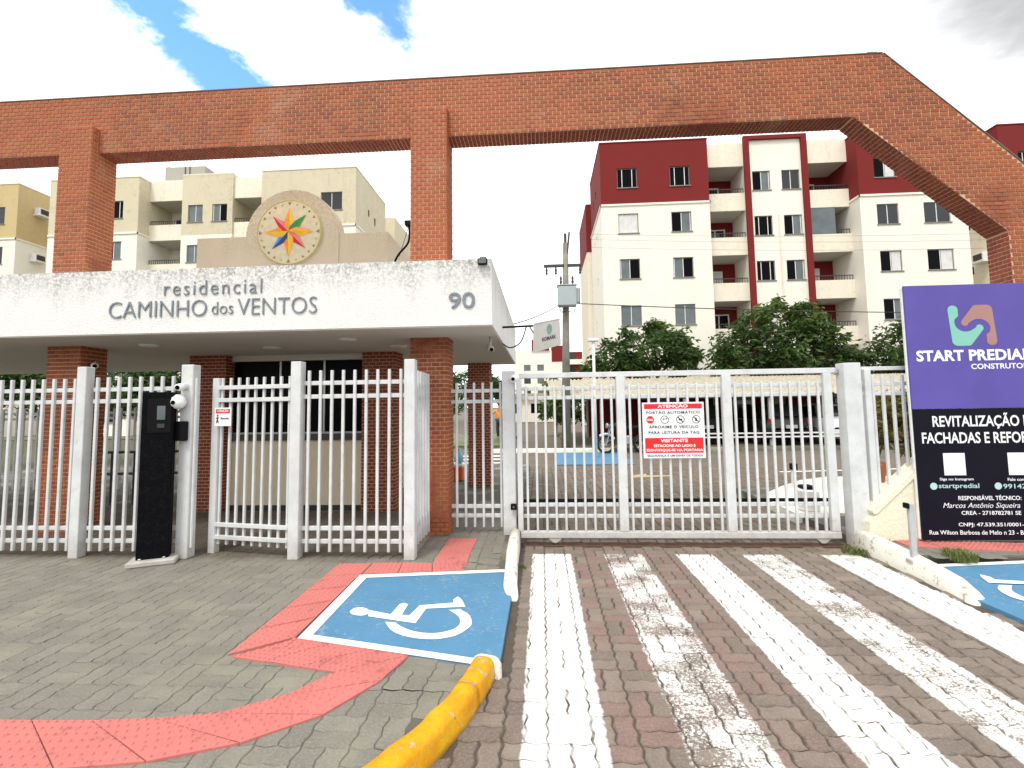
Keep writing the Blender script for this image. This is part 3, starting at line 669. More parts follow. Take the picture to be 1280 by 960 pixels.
def pillar(parent, x0, x1, y0, y1, z0, z1, mat, singles=None, name='pillar'):
    core = part(name, MB().box((x0, y0, z0), (x1, y1, z1)), 'mortar', parent); m = MB(); w = wpos(core)
    half = lambda z: [(x0, x1)]
    cache = {}
    for q in brick_rows(z0, z1, half, x0):
        ab, bb, at_, bt, zb, zt = q
        if singles and singles[0] < zb < singles[1] and len(cache.setdefault('n', [])) < 150:
            L = round(bb - ab, 4)
            if L not in cache:
                vs, fs = brick_solid(-L / 2, L / 2, -L / 2, L / 2, -(zt - zb) / 2, (zt - zb) / 2, lambda u, v, d: (u, -d, v)); me = MB().add(vs, fs).mesh('brick'); me.materials.append(MATS[mat]); cache[L] = me
            link('brick', cache[L], None, core, ((ab + bb) / 2 - w.x, y0 - w.y, (zb + zt) / 2 - w.z)); cache['n'].append(1)
        else: m.add(*brick_solid(*q, lambda u, v, d: (u, y0 - d, v)))
    face(m, z0, z1, lambda z: [(y0, y1)], lambda u, v, d: (x1 + d, u, v), y0 + 0.03)
    face(m, z0, z1, lambda z: [(-y1, -y0)], lambda u, v, d: (x0 - d, -u, v), -y1)
    o = part('brick_cladding', m, mat, core); o['kind'] = 'stuff'
    return core

bp = thing('brick_portal', 'huge orange brick portal frame with a sloping right leg spanning the entrance', 'portal', (-1.34, 5.9, 0))
PY0, PY1 = 5.80, 6.08
ZT, ZB = 5.82, 5.04
pillar(bp, -1.572, -1.120, 5.70, 6.05, SW, 5.372, 'brick', (3.15, 5.36))
pillar(bp, -6.258, -5.812, 5.70, 6.07, SW, 5.36, 'brick', (3.40, 5.36))
SL = (4.35 - 5.82) / (5.72 - 4.235)           # slope of the raking leg
def out_x(z): return 4.235 + (z - 5.82) / SL
def in_x(z): return 3.82 + (5.035 - z) * (5.475 - 3.82) / (5.035 - 3.56)
LEG_IN, LEG_OUT = 5.47, 6.95
def beam_lim(z):
    if z >= ZB: return [(-13.0, out_x(z))]
    if z >= 3.56: return [(in_x(z), min(out_x(z), LEG_OUT))]
    return [(LEG_IN, LEG_OUT)]
zo = 5.82 + (LEG_OUT - 4.235) * SL
outline = [(-13, ZB), (3.82, ZB), (LEG_IN, 3.56), (LEG_IN, 0), (LEG_OUT, 0), (LEG_OUT, zo), (4.235, ZT), (-13, ZT)]
beam = part('beam', MB().prism(outline, PY0, PY1), 'mortar', bp)
m = MB()
face(m, ZB, ZT, beam_lim, lambda u, v, d: (u, PY0 - d, v)); face(m, 3.56, ZB, beam_lim, lambda u, v, d: (u, PY0 - d, v)); face(m, 0.02, 3.56, beam_lim, lambda u, v, d: (u, PY0 - d, v))
o = part('brick_face', m, 'brick', beam); o['kind'] = 'stuff'
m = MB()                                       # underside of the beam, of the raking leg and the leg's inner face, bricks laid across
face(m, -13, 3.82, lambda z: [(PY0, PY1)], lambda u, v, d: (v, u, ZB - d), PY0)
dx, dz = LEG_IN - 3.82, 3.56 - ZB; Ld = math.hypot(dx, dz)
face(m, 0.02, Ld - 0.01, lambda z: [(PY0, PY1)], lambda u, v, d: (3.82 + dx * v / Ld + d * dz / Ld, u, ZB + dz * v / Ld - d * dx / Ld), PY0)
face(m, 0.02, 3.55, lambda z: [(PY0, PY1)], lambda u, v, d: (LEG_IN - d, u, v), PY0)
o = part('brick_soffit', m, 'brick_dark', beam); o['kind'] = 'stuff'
cp = MB().box((-13, PY0 - 0.012, ZT + 0.001), (4.22, PY1 + 0.012, ZT + 0.014))
kx, kz = LEG_OUT - 4.235, zo - ZT; kl = math.hypot(kx, kz); nx, nz = -kz / kl, kx / kl
cp.prism([(4.225, ZT + 0.002), (LEG_OUT, zo + 0.002), (LEG_OUT + nx * 0.012, zo + nz * 0.012), (4.225 + nx * 0.012, ZT + nz * 0.012)], PY0 - 0.012, PY1 + 0.012)
part('coping', cp, 'coping', bp)
part('lightning_rod', MB().tube([(4.2, 5.94, ZT), (4.2, 5.94, ZT + 0.19)], 0.006, 6).tube([(4.14, 5.94, ZT + 0.13), (4.26, 5.94, ZT + 0.13)], 0.004, 5).tube([(4.16, 5.94, ZT), (4.17, 5.94, ZT + 0.16)], 0.003, 5), 'steel', bp)
# ------------------------------------------------------------------ guardhouse
gh = thing('guardhouse', 'low gatehouse with white rough plaster canopy, brick piers and dark window', 'gatehouse', (-4.2, 7.2, SW))
FY0, FY1, FX0, FX1, FZ0, FZ1 = 4.96, 9.6, -12.0, -0.50, 2.45, 3.17
fas = part('canopy', MB().add(*(lambda m: (m.v, m.f))(MB().box((FX0, FY0, FZ0 + 0.012), (FX1, FY1, FZ1)))), 'fascia_white', gh)
part('soffit', MB().box((FX0 + 0.01, FY0 + 0.012, FZ0), (FX1 - 0.012, FY1 - 0.01, FZ0 + 0.02)), 'soffit', gh)
for x0, x1, y0, y1, nm in ((-5.356, -4.79, 7.0, 7.4, 'a'), (-2.66, -2.165, 7.0, 7.4, 'b')):
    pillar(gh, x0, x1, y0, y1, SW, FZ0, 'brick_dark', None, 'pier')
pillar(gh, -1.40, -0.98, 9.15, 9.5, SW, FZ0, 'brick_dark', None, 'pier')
part('wall', MB().box((-4.79, 7.16, SW), (-2.66, 9.3, 1.14)).box((-4.79, 9.2, 1.14), (-2.66, 9.3, FZ0)).box((-4.80, 7.45, 1.14), (-4.70, 9.3, FZ0)).box((-2.76, 7.45, 1.14), (-2.66, 9.3, FZ0)), 'beige_wall', gh)
part('skirting', MB().box((-4.785, 7.145, SW), (-2.665, 7.158, 0.17)), 'dark_granite', gh)
part('window_sill', MB().bbox((-4.788, 7.10, 1.141), (-2.662, 7.26, 1.235)), 'dark_granite', gh)
wd = part('window', MB().box((-4.785, 7.22, 1.236), (-2.665, 7.23, 2.36)), 'glass_black', gh)
part('window_frame', MB().box((-4.786, 7.19, 1.236), (-2.664, 7.215, 1.262)).box((-4.05, 7.2, 1.265), (-4.02, 7.216, 2.355)).box((-3.35, 7.2, 1.265), (-3.32, 7.216, 2.355)), 'steel', wd)
part('lintel', MB().box((-4.788, 7.15, 2.361), (-2.662, 7.30, FZ0 - 0.001)), 'soffit', gh)
part('house_wall', MB().box((-4.9, 9.35, SW), (-2.5, 9.5, FZ0 - 0.002)), 'beige_wall', gh)
for x, y in ((-2.31, 5.6), (-1.9, 6.3), (-4.9, 5.7), (-3.6, 6.2)):
    part('ceiling_light', MB().lathe([(0.10, FZ0 - 0.03), (0.115, FZ0 - 0.015), (0.115, FZ0 - 0.001)], (x, y, 0), 'z', 20), 'frame_white', gh, True)
# name in raised letters, one mesh for each letter
def letters(s, x, z, width, height, bold, spacing=1.0, ext=0.006, name='letter'):
    me = stand(text_mesh(s, 1.0, 0.05, bold, 'LEFT', spacing), x, FY0 - 0.008, z, width, height)
    for v in me.vertices: v.co.y = FY0 - 0.008 + (v.co.y - (FY0 - 0.008)) * (ext / 0.05)
    bm = bmesh.new(); bm.from_mesh(me); left = set(bm.verts); groups = []
    while left:
        st = [left.pop()]; isl = set(st)
        while st:
            for e in st.pop().link_edges:
                for v in e.verts:
                    if v in left: left.remove(v); isl.add(v); st.append(v)
        groups.append(isl)
    merged = []
    for g in groups:
        a, b = min(v.co.x for v in g), max(v.co.x for v in g)
        for mm in merged:
            if a < mm[1] and b > mm[0] and min(b, mm[1]) - max(a, mm[0]) > 0.5 * min(b - a, mm[1] - mm[0]): mm[2].update(g); mm[0] = min(a, mm[0]); mm[1] = max(b, mm[1]); break
        else: merged.append([a, b, set(g)])
    for a, b, g in sorted(merged, key=lambda q: q[0]):
        idx = {v: i for i, v in enumerate(g)}; mb = MB(); mb.v = [v.co[:] for v in idx]
        mb.f = [tuple(idx[v] for v in f.verts) for f in bm.faces if f.verts[0] in idx]
        part(name, mb, 'letter', fas)
    bm.free(); bpy.data.meshes.remove(me)
letters('residencial', -4.115, 2.872, 1.11, 0.158, -0.013, 1.18)
letters('CAMINHO', -4.745, 2.634, 1.125, 0.182, -0.014, 1.0)
letters('dos', -3.562, 2.652, 0.24, 0.135, -0.016, 1.0)
letters('VENTOS', -3.272, 2.634, 0.885, 0.182, -0.014, 1.0)
letters('90', -0.958, 2.640, 0.28, 0.175, 0.006, 0.98)
# sand-coloured parapet with the compass-rose disc
pp = part('roof_parapet', MB().box((-5.31, 7.0, FZ1 - 0.01), (-2.29, 9.0, 4.285)), 'sand_stucco', gh)
arc = [(-3.78 + 0.735 * math.cos(t), 4.26 + 0.735 * math.sin(t)) for t in [math.pi * k / 32 for k in range(33)]]
part('arch', MB().prism([(-4.515, 3.2), (-3.045, 3.2)] + arc, 6.985, 7.22), 'sand_stucco', pp)
DCX, DCZ, DR = -3.805, 4.315, 0.505
disc = part('disc', MB().lathe([(DR, 6.984), (DR, 6.955), (DR - 0.012, 6.945), (0.0001, 6.945)], (DCX, 0, DCZ), 'y', 64), 'disc_cream', gh)
part('disc_rim', MB().tube([(DCX + (DR - 0.006) * math.cos(t), 6.948, DCZ + (DR - 0.006) * math.sin(t)) for t in [2 * math.pi * k / 64 for k in range(65)]], 0.008, 6, False), 'star_olive', disc)
def ray(ang, L, wd_, la, lb, lift=0.035):
    c, s = math.cos(ang), math.sin(ang); P = lambda a, b, d: (DCX + c * a - s * b, 6.944 - d, DCZ + s * a + c * b)
    for sg, mt in ((1, la), (-1, lb)):
        m = MB(); k = L * 0.36; vs = [P(0, 0, lift), P(L, 0, 0.006), P(k * 1.15, sg * wd_ * 0.93, 0.002), P(k * 0.72, sg * wd_, 0.002), P(0.03, sg * 0.02, 0.01), P(0.03, 0, 0.0), P(L * 0.97, 0, 0.0)]
        fs = [(0, 1, 2, 3, 4)] if sg < 0 else [(4, 3, 2, 1, 0)]
        m.add(vs, fs); part('star_ray', m, mt, disc)
for k, (a, b) in enumerate((('star_orange', 'star_yellow'), ('star_orange', 'star_yellow'), ('star_yellow', 'star_orange'), ('star_yellow', 'star_orange'))):
    ray(math.pi / 2 * k, 0.385, 0.085, a, b, 0.045)
for ang, a, b in ((45, 'star_dark_green', 'star_green'), (135, 'star_red', 'star_pink'), (225, 'star_dark_blue', 'star_blue'), (315, 'star_pink', 'star_red')):
    ray(R_(ang), 0.37, 0.072, a, b, 0.03)
for k in range(24):
    t = R_(90 + 15 * k); c, s = math.cos(t), math.sin(t); r0, hw = DR - 0.085, 0.026
    P = lambda a, b, d: (DCX + c * a - s * b, 6.944 - d, DCZ + s * a + c * b)
    nm = 'star_brown' if k % 2 == 0 else 'star_olive'
    if k == 3: nm = 'star_red'
    if k == 9: nm = 'star_dark_blue'
    if k == 21: nm = 'star_dark_green'
    if k == 15: nm = 'star_brown'
    q = 0.8 if k % 2 else (1.25 if k % 6 == 3 or k % 6 == 0 else 1.0)
    part('rim_triangle', MB().add([P(r0, 0, 0.002), P(r0 + 0.045 * q, hw * q, 0.002), P(r0 + 0.045 * q, -hw * q, 0.002), P(r0 + 0.025, 0, 0.008)], [(0, 3, 1), (1, 3, 2), (2, 3, 0)]), nm, disc)
# fixtures on the canopy and the portal
fl = thing('floodlight', 'small black floodlight on the canopy corner above the number 90', 'floodlight', (-0.59, 4.94, 3.1))
part('housing', MB().bbox((-0.64, 4.885, 3.09), (-0.54, 4.935, 3.155)), 'black_plastic', fl); part('lens', MB().box((-0.63, 4.881, 3.10), (-0.55, 4.884, 3.145)), 'glass_grey', fl)
part('bracket', MB().tube([(-0.62, 4.94, 3.155), (-0.62, 4.975, 3.19), (-0.56, 4.975, 3.19), (-0.56, 4.94, 3.155)], 0.006, 6), 'black_plastic', fl)
al = thing('arm_light', 'bent black lamp arm on the left of the middle brick pillar', 'lamp', (-1.83, 6.0, 3.17))
part('arm', MB().tube(spline([(-1.90, 5.95, 3.36), (-1.80, 5.93, 3.56), (-1.66, 5.91, 3.72), (-1.645, 5.9, 3.95)], 4), 0.014, 7), 'black_plastic', al, True)
part('stay', MB().tube([(-1.80, 5.98, 3.56), (-1.66, 5.92, 3.93)], 0.004, 5), 'black_plastic', al)
part('head', MB().bbox((-1.70, 5.86, 3.93), (-1.60, 5.96, 3.99)), 'black_plastic', al)
def camera_ball(nm, label, x, y, z, r=0.055, mat='white_plastic'):
    t = thing(nm, label, 'camera', (x, y, z))
    part('body', MB().lathe([(r * 0.4, r), (r * 0.8, r * 0.6), (r, 0), (r * 0.9, -r * 0.45), (r * 0.55, -r * 0.85), (r * 0.15, -r)], (x, y, z), 'z', 16), mat, t, True)
    part('lens', MB().lathe([(0.022, y - r * 1.02), (0.022, y - r * 0.8)], (x, 0, z - r * 0.1), 'y', 12), 'glass_black', t); return t
def camera_bullet(nm, label, p, d, r=0.035, L=0.13, mat='white_plastic', mount=None):
    p, d = Vector(p), Vector(d).normalized(); t = thing(nm, label, 'camera', p)
    part('body', MB().tube([p, p + d * L * 0.8, p + d * L], [r, r, r * 0.9], 12), mat, t, True); part('lens', MB().tube([p + d * L * 0.99, p + d * (L + 0.004)], r * 0.6, 12), 'glass_black', t)
    if mount: part('mount', MB().tube([p + d * L * 0.3, Vector(mount)], r * 0.4, 8), mat, t)
    return t
camera_bullet('security_camera', 'grey security camera under the canopy right of the brick pier', (-0.62, 5.72, 2.31), (0.4, -1, -0.3), 0.04, 0.12, 'concrete', (-0.6, 5.75, 2.44))
camera_bullet('security_camera', 'pale security lamp on the right face of the left brick pillar', (-5.78, 5.86, 2.22), (1, -0.9, -0.3), 0.04, 0.10, 'white_plastic', (-5.81, 5.9, 2.26))
# hanging banner
bn = thing('hanging_banner', 'grey cloth banner with a small green emblem hanging from a black arm', 'banner', (-0.5, 6.3, 2.66))
part('arm', MB().tube([(-0.5, 6.3, 2.655), (-0.09, 6.3, 2.665)], 0.014, 8).tube(spline([(-0.5, 6.3, 2.44), (-0.40, 6.3, 2.38), (-0.26, 6.3, 2.45), (-0.18, 6.3, 2.66)], 4), 0.009, 6).tube([(-0.14, 6.3, 2.66), (-0.09, 6.3, 2.57)], 0.009, 6), 'black_plastic', bn, True)
BQ = [Vector((-0.10, 6.30, 2.305)), Vector((0.275, 6.36, 2.412)), Vector((0.262, 6.36, 2.765)), Vector((-0.088, 6.30, 2.692))]
def bq(u, v, d=0): p = (BQ[0] * (1 - u) + BQ[1] * u) * (1 - v) + (BQ[3] * (1 - u) + BQ[2] * u) * v; return (p.x, p.y - d + 0.012 * math.sin(u * 7) * (1 - v), p.z)
m = MB(); N = 10
for sgn, d in ((1, 0.004), (-1, -0.004)):
    vs = [bq(i / N, j / N, d) for j in range(N + 1) for i in range(N + 1)]
    fs = [(j * (N + 1) + i, j * (N + 1) + i + 1, (j + 1) * (N + 1) + i + 1, (j + 1) * (N + 1) + i) for i in range(N) for j in range(N)]
    m.add(vs, fs if sgn > 0 else [tuple(reversed(f)) for f in fs])
part('cloth', m, 'banner_cloth', bn, True)
part('top_rod', MB().tube([bq(0.05, 1.0), bq(1.04, 1.0)], 0.012, 8), 'frame_white', bn)
part('emblem', MB().add([bq(0.60 + 0.10 * math.cos(t), 0.68 + 0.19 * math.sin(t), 0.007) for t in [2 * math.pi * k / 16 for k in range(16)]], [tuple(range(16))]), 'banner_logo', bn)
me = text_mesh('ROMARK', 1.0, 0, 0.02); xs = [v.co.x for v in me.vertices]; ys = [v.co.y for v in me.vertices]
for v in me.vertices: v.co = Vector(bq(0.33 + 0.50 * (v.co.x - min(xs)) / (max(xs) - min(xs)), 0.30 + 0.14 * (v.co.y - min(ys)) / (max(ys) - min(ys)), 0.009)) - Vector((-0.5, 6.3, 2.66))
me.materials.clear(); link('lettering', me, 'sign_black', bn)

# ------------------------------------------------------------------ fences and gates
BAR = {}
def bar_mesh(w, h, d=None):
    k = (round(w, 4), round(h, 4))
    if k not in BAR: BAR[k] = MB().bbox((-w / 2, -w / 2, 0), (w / 2, w / 2, h), 0.004).mesh('bar'); BAR[k].materials.append(MATS['white_metal'])
    return BAR[k]
def fence(name, label, cat, p0, p1, zb, zt, rails, spacing, posts=(), w=0.032, first=None, group=None, base=SW, pw=0.105, pmat='white_metal', post_top=None, foot=lambda s: 0.0, skip=()):
    """panel from p0 to p1: bars, rails behind them and square posts; local x runs along the panel"""
    dx, dy = p1[0] - p0[0], p1[1] - p0[1]; L = math.hypot(dx, dy); t = thing(name, label, cat, (p0[0], p0[1], base), math.atan2(dy, dx), group)
    s = first if first is not None else spacing * 0.6; i = 0
    while s < L - 0.02:
        if i not in skip:
            f = foot(s); link('bar', bar_mesh(w, zt - max(zb, f)), None, t, (s, 0, max(zb, f) - base))
        s += spacing; i += 1
    for z in rails:
        a = 0.0
        link('rail', MB().bbox((a, w / 2 - 0.006, z - base - 0.022), (L, w / 2 + 0.022, z - base + 0.022), 0.004).mesh('rail'), 'white_metal', t)
    for q in posts:
        pt = post_top or 2.09
        link('post', MB().bbox((q - pw / 2, -pw / 2, 0), (q + pw / 2, pw / 2, pt - base), 0.005).mesh('post'), pmat, t)
    return t
FR = (1.845, 1.72, 0.395, 0.265)
fence('fence_panel', 'white bar fence at the left edge of the picture, up to its first thick post', 'fence', (-8.4, 4.85), (-4.865, 4.85), 0.165, 1.965, FR, 0.121, (3.53,), 0.030, 0.03)
fence('fence_panel', 'white bar fence panel behind the black totem', 'fence', (-4.79, 4.85), (-3.80, 4.85), 0.165, 1.975, FR, 0.121, (), 0.030, 0.06)
gp = thing('camera_post', 'grey square steel post beside the black totem', 'post', (-3.69, 4.86, SW))
part('post', MB().bbox((-3.765, 4.80, SW), (-3.635, 4.92, 2.09)), 'white_metal', gp); part('cable_duct', MB().bbox((-3.634, 4.83, 0.2), (-3.62, 4.86, 1.95)), 'white_plastic', gp)
part('latch_box', MB().bbox((-3.79, 4.74, 1.30), (-3.66, 4.80, 1.50), 0.008), 'black_plastic', gp)
camera_ball('security_camera', 'white dome security camera on the grey post, above the black latch box', -3.73, 4.73, 1.70, 0.075)
camera_bullet('security_camera', 'small white bullet camera at the top of the grey post', (-3.715, 4.795, 1.86), (0.1, -1, -0.12), 0.038, 0.12)
fence('pedestrian_gate', 'white bar pedestrian gate leaf standing ajar with a small warning notice', 'gate', (-2.60, 4.88), (-3.54, 5.04), 0.19, 1.955, (1.85, 1.715, 0.40, 0.27), 0.105, (0.93,), 0.027, 0.03, pw=0.08, post_top=1.955)
fence('fence_panel', 'white bar fence panel between two thick posts in front of the dark window', 'fence', (-2.525, 4.85), (-1.335, 4.85), 0.165, 2.005, (1.875, 1.735, 0.395, 0.265), 0.121, (0.0, 1.19), 0.028, 0.12, pw=0.108, post_top=2.10)
fence('fence_panel', 'white bar fence panel running back from the corner post to the brick pillar', 'fence', (-1.335, 4.93), (-1.335, 5.69), 0.165, 2.005, (1.865, 1.735, 0.395, 0.265), 0.121, (), 0.028, 0.08)
fence('fence_panel', 'narrow white bar fence panel between the brick pillar and the sliding gate post', 'fence', (-1.10, 5.80), (-0.46, 5.80), 0.18, 1.90, (1.80, 1.67, 0.42, 0.31), 0.107, (0.705,), 0.028, 0.07, pw=0.15, post_top=2.03)
fence('fence_panel', 'low white bar fence in the shade behind the left brick pillar', 'fence', (-11.5, 8.3), (-5.5, 8.6), 0.2, 1.68, (1.6, 1.5, 0.4), 0.13, (), 0.03)
fence('fence_panel', 'white bar gate inside the passage right of the dark window', 'gate', (-2.10, 8.0), (-1.55, 7.6), 0.2, 1.9, (1.8, 0.4), 0.11, (0.0,), 0.028, pw=0.06, post_top=1.95)
hr = thing('hand_rail', 'dark metal handrail behind the white fence left of the totem', 'handrail', (-6.6, 7.6, SW))
part('rail', MB().tube([(-7.4, 7.5, 0.95), (-5.2, 7.7, 0.95)], 0.022, 8).tube([(-7.4, 7.5, 0.60), (-5.2, 7.7, 0.60)], 0.022, 8), 'rail_dark', hr)
for k in range(7): part('baluster', MB().tube([(-7.4 + 0.36 * k, 7.5 + 0.033 * k, SW), (-7.4 + 0.36 * k, 7.5 + 0.033 * k, 0.95)], 0.016, 6), 'rail_dark', hr)
# sliding gate
sg = thing('sliding_gate', 'wide white steel sliding gate of vertical bars across the driveway', 'gate', (1.5, TRACK_Y, 0.016))
GX0, GX1 = -0.265, 3.31
def gpart(nm, a, b, r=0.004): return part(nm, MB().bbox(a, b, r), 'white_metal', sg)
gpart('top_rail', (GX0, 5.70, 1.935), (GX1 + 0.06, 5.755, 1.995)); gpart('bottom_rail', (GX0, 5.675, 0.085), (GX1, 5.755, 0.155))
for x in (0.925, 2.135): gpart('stile', (x - 0.05, 5.675, 0.157), (x + 0.05, 5.745, 1.933))
gpart('stile', (GX0 - 0.03, 5.685, 0.157), (GX0 + 0.03, 5.745, 1.933)); gpart('stile', (GX1 - 0.09, 5.685, 0.157), (GX1 - 0.0, 5.745, 1.933))
for z in (1.81, 1.70, 0.45, 0.32):
    for a, b in ((GX0 + 0.032, 0.873), (0.977, 2.083), (2.187, GX1 - 0.092)): gpart('rail', (a, 5.735, z - 0.022), (b, 5.758, z + 0.022))
part('channel', MB().box((GX0, 5.762, 0.475), (GX1, 5.80, 0.51)), 'black_plastic', sg)
me = MB().bbox((-0.0135, -0.0135, 0), (0.0135, 0.0135, 1.69), 0.004).mesh('bar'); me.materials.append(MATS['white_metal'])
for a, b, n in ((GX0 + 0.03, 0.875, 10), (0.975, 2.085, 10), (2.185, GX1 - 0.09, 10)):
    for k in range(n): link('bar', me, None, sg, (a + (b - a) * (k + 0.5) / n - 1.5, 5.716 - TRACK_Y, 0.157 - 0.016))
for x in (0.13, 3.12):
    wv = part('wheel', MB().lathe([(0.02, 5.700), (0.045, 5.701), (0.048, 5.708), (0.040, 5.72), (0.048, 5.732), (0.045, 5.739), (0.02, 5.740)], (x, 0, 0.062), 'y', 18), 'steel', sg, True)
    part('wheel_bracket', MB().prism([(x - 0.085, 0.085), (x - 0.02, 0.03), (x + 0.02, 0.03), (x + 0.085, 0.085)][::1], 5.688, 5.696), 'white_metal', sg)
rp = thing('gate_post', 'thick white square post at the right end of the sliding gate', 'post', (3.50, 5.66, 0))
part('post', MB().bbox((3.40, 5.60, 0), (3.585, 5.76, 2.04), 0.006), 'white_metal', rp); part('guide_roller', MB().bbox((3.36, 5.69, 1.93), (3.40, 5.75, 1.98)), 'steel', rp)
def reader(label, x, y, z):
    t = thing('gate_sensor', label, 'sensor', (x, y, z)); part('housing', MB().bbox((x - 0.035, y - 0.04, z - 0.035), (x + 0.035, y, z + 0.035)), 'black_plastic', t); part('eye', MB().lathe([(0.012, y - 0.043), (0.012, y - 0.04)], (x, 0, z), 'y', 10), 'glass_grey', t); return t
reader('small black photocell low on the left gate post', -0.345, 5.70, 0.44)
camera_ball('security_camera', 'small white and black ball camera on top of the left gate post', -0.33, 5.68, 1.93, 0.05)
# fence right of the gate with its feet rising along the sloping wall
slope = lambda s: max(0.38, 0.36 + (3.60 + s - 3.50) * 0.92)
fence('fence_panel', 'white bar fence with feet rising along the sloping plaster wall by the board', 'fence', (3.60, 5.66), (5.4, 5.66), 0.16, 1.90, (1.975, 1.80, 1.69), 0.108, (0.07,), 0.030, 0.135, base=0.0, pw=0.07, post_top=1.97, foot=slope)
bw_ = thing('sloping_wall', 'low cream rough plaster wall with a raking top beside the right gate post', 'wall', (4.0, 5.6, 0))
part('wall', MB().prism([(3.52, 0.02), (5.4, 0.02), (5.4, 2.05), (3.60, 0.395), (3.52, 0.30)], 5.53, 5.72), 'rough_white', bw_)
part('coping', MB().prism([(3.565, 0.385), (3.60, 0.397), (5.4, 2.052), (5.4, 2.11), (3.58, 0.45), (3.55, 0.42)], 5.515, 5.735), 'rough_white', bw_)
# notices
ns = thing('warning_notice', 'small white notice with red ATENÇÃO heading on the open pedestrian gate', 'sign', (-3.385, 4.935, 1.44))
ns.rotation_euler = (0, 0, math.atan2(-0.12, 0.94))
def npart(nm, a, b, mt): return link(nm, MB().bbox(a, b, 0.001).mesh(nm), mt, ns)
npart('plate', (-0.10, -0.005, 0), (0.10, 0.0, 0.195), 'sign_white'); npart('red_band', (-0.085, -0.0075, 0.135), (0.085, -0.0055, 0.180), 'sign_red')
def ntext(s, x, z, w, h, mt, bold=0.02): me = stand(text_mesh(s, 1, 0.0005, bold), x, -0.009, z, w, h); me.materials.clear(); link('lettering', me, mt, ns)
ntext('ATENÇÃO', -0.068, 0.143, 0.136, 0.034, 'sign_white'); ntext('Sorria', -0.025, 0.072, 0.10, 0.022, 'sign_black')
m = MB()
m.tube([(-0.062, -0.0075, 0.10), (-0.062, -0.0075, 0.07), (-0.075, -0.0075, 0.035)], 0.005, 5).tube([(-0.062, -0.0075, 0.07), (-0.05, -0.0075, 0.035)], 0.005, 5).tube([(-0.08, -0.0075, 0.08), (-0.045, -0.0075, 0.09)], 0.004, 5).lathe([(0.009, -0.009), (0.009, -0.006)], (-0.062, 0, 0.112), 'y', 10)
link('pictogram', m.mesh('pictogram'), 'sign_black', ns)
gs = thing('gate_sign', 'white and red ATENÇÃO PORTÃO AUTOMÁTICO sign on the sliding gate', 'sign', (1.515, 5.69, 0.99))
SX0, SX1, SZ0, SZ1 = 1.165, 1.865, 0.985, 1.625; SYF = 5.672
part('plate', MB().bbox((SX0, SYF, SZ0), (SX1, SYF + 0.012, SZ1), 0.002), 'sign_white', gs)
def frac(u, v): return SX0 + (SX1 - SX0) * u, SZ0 + (SZ1 - SZ0) * v
def sbox(nm, u0, u1, v0, v1, mt): (a, b), (c, d) = frac(u0, v0), frac(u1, v1); part(nm, MB().box((a, SYF - 0.0025, b), (c, SYF - 0.0003, d)), mt, gs)
def stext(s, u0, u1, v0, v1, mt, bold=0.015, sp=1.0): (a, b), (c, d) = frac(u0, v0), frac(u1, v1); text_part('lettering', s, gs, mt, a, SYF - 0.0045, b, c - a, d - b, bold, 0.0004, sp)
sbox('red_band', 0.03, 0.97, 0.885, 0.975, 'sign_red'); sbox('red_band', 0.03, 0.97, 0.095, 0.365, 'sign_red')
stext('ATENÇÃO', 0.25, 0.74, 0.893, 0.972, 'sign_white', 0.03); stext('PORTÃO AUTOMÁTICO', 0.06, 0.93, 0.795, 0.855, 'sign_black', 0.012, 1.1)
stext('APROXIME O VEÍCULO', 0.10, 0.90, 0.535, 0.600, 'sign_black', 0.012, 1.1); stext('PARA LEITURA DA TAG', 0.09, 0.91, 0.435, 0.485, 'sign_black', 0.012, 1.1)
stext('VISITANTE', 0.28, 0.72, 0.285, 0.345, 'sign_white', 0.03); stext('ESTACIONE AO LADO E', 0.17, 0.84, 0.200, 0.248, 'sign_white', 0.025); stext('IDENTIFIQUE-SE NA PORTARIA', 0.05, 0.96, 0.115, 0.168, 'sign_white', 0.025)
stext('SEGURANÇA É UM DEVER DE TODOS', 0.06, 0.95, 0.022, 0.075, 'sign_black', 0.008)
def ring(cx, cz, r, w, n=24):
    m = MB()
    for k in range(n):
        a, b = 2 * math.pi * k / n, 2 * math.pi * (k + 1) / n
        m.add([(cx + q * math.cos(t), SYF - 0.002, cz + q * math.sin(t)) for q, t in ((r, a), (r, b), (r - w, b), (r - w, a))], [(0, 3, 2, 1)])
    return m
cx, cz = frac(0.125, 0.69)
part('stop_octagon', MB().add([(cx + 0.047 * math.cos(R_(22.5 + 45 * k)), SYF - 0.002, cz + 0.047 * math.sin(R_(22.5 + 45 * k))) for k in range(8)], [tuple(range(8))]), 'sign_red', gs)
text_part('lettering', 'PARE', gs, 'sign_white', cx - 0.032, SYF - 0.004, cz - 0.012, 0.064, 0.024, 0.03, 0.0004)
for u, kind in ((0.36, 0), (0.615, 1), (0.87, 2)):
    cx, cz = frac(u, 0.69); m = ring(cx, cz, 0.047, 0.007)
    if kind == 0: m.add(*(lambda q: (q.v, q.f))(ring(cx - 0.012, cz + 0.006, 0.012, 0.006, 12))).add(*(lambda q: (q.v, q.f))(ring(cx + 0.02, cz + 0.012, 0.010, 0.006, 12)))
    else:
        m.add([(cx - 0.034, SYF - 0.003, cz + 0.028), (cx - 0.028, SYF - 0.003, cz + 0.034), (cx + 0.034, SYF - 0.003, cz - 0.028), (cx + 0.028, SYF - 0.003, cz - 0.034)], [(0, 3, 2, 1)])
        m.box((cx - 0.012, SYF - 0.0028, cz - 0.02), (cx + 0.006, SYF - 0.001, cz + 0.02)) if kind == 2 else m.box((cx - 0.022, SYF - 0.0028, cz - 0.008), (cx + 0.02, SYF - 0.001, cz + 0.008))
    part('prohibition_mark', m, 'sign_black', gs)
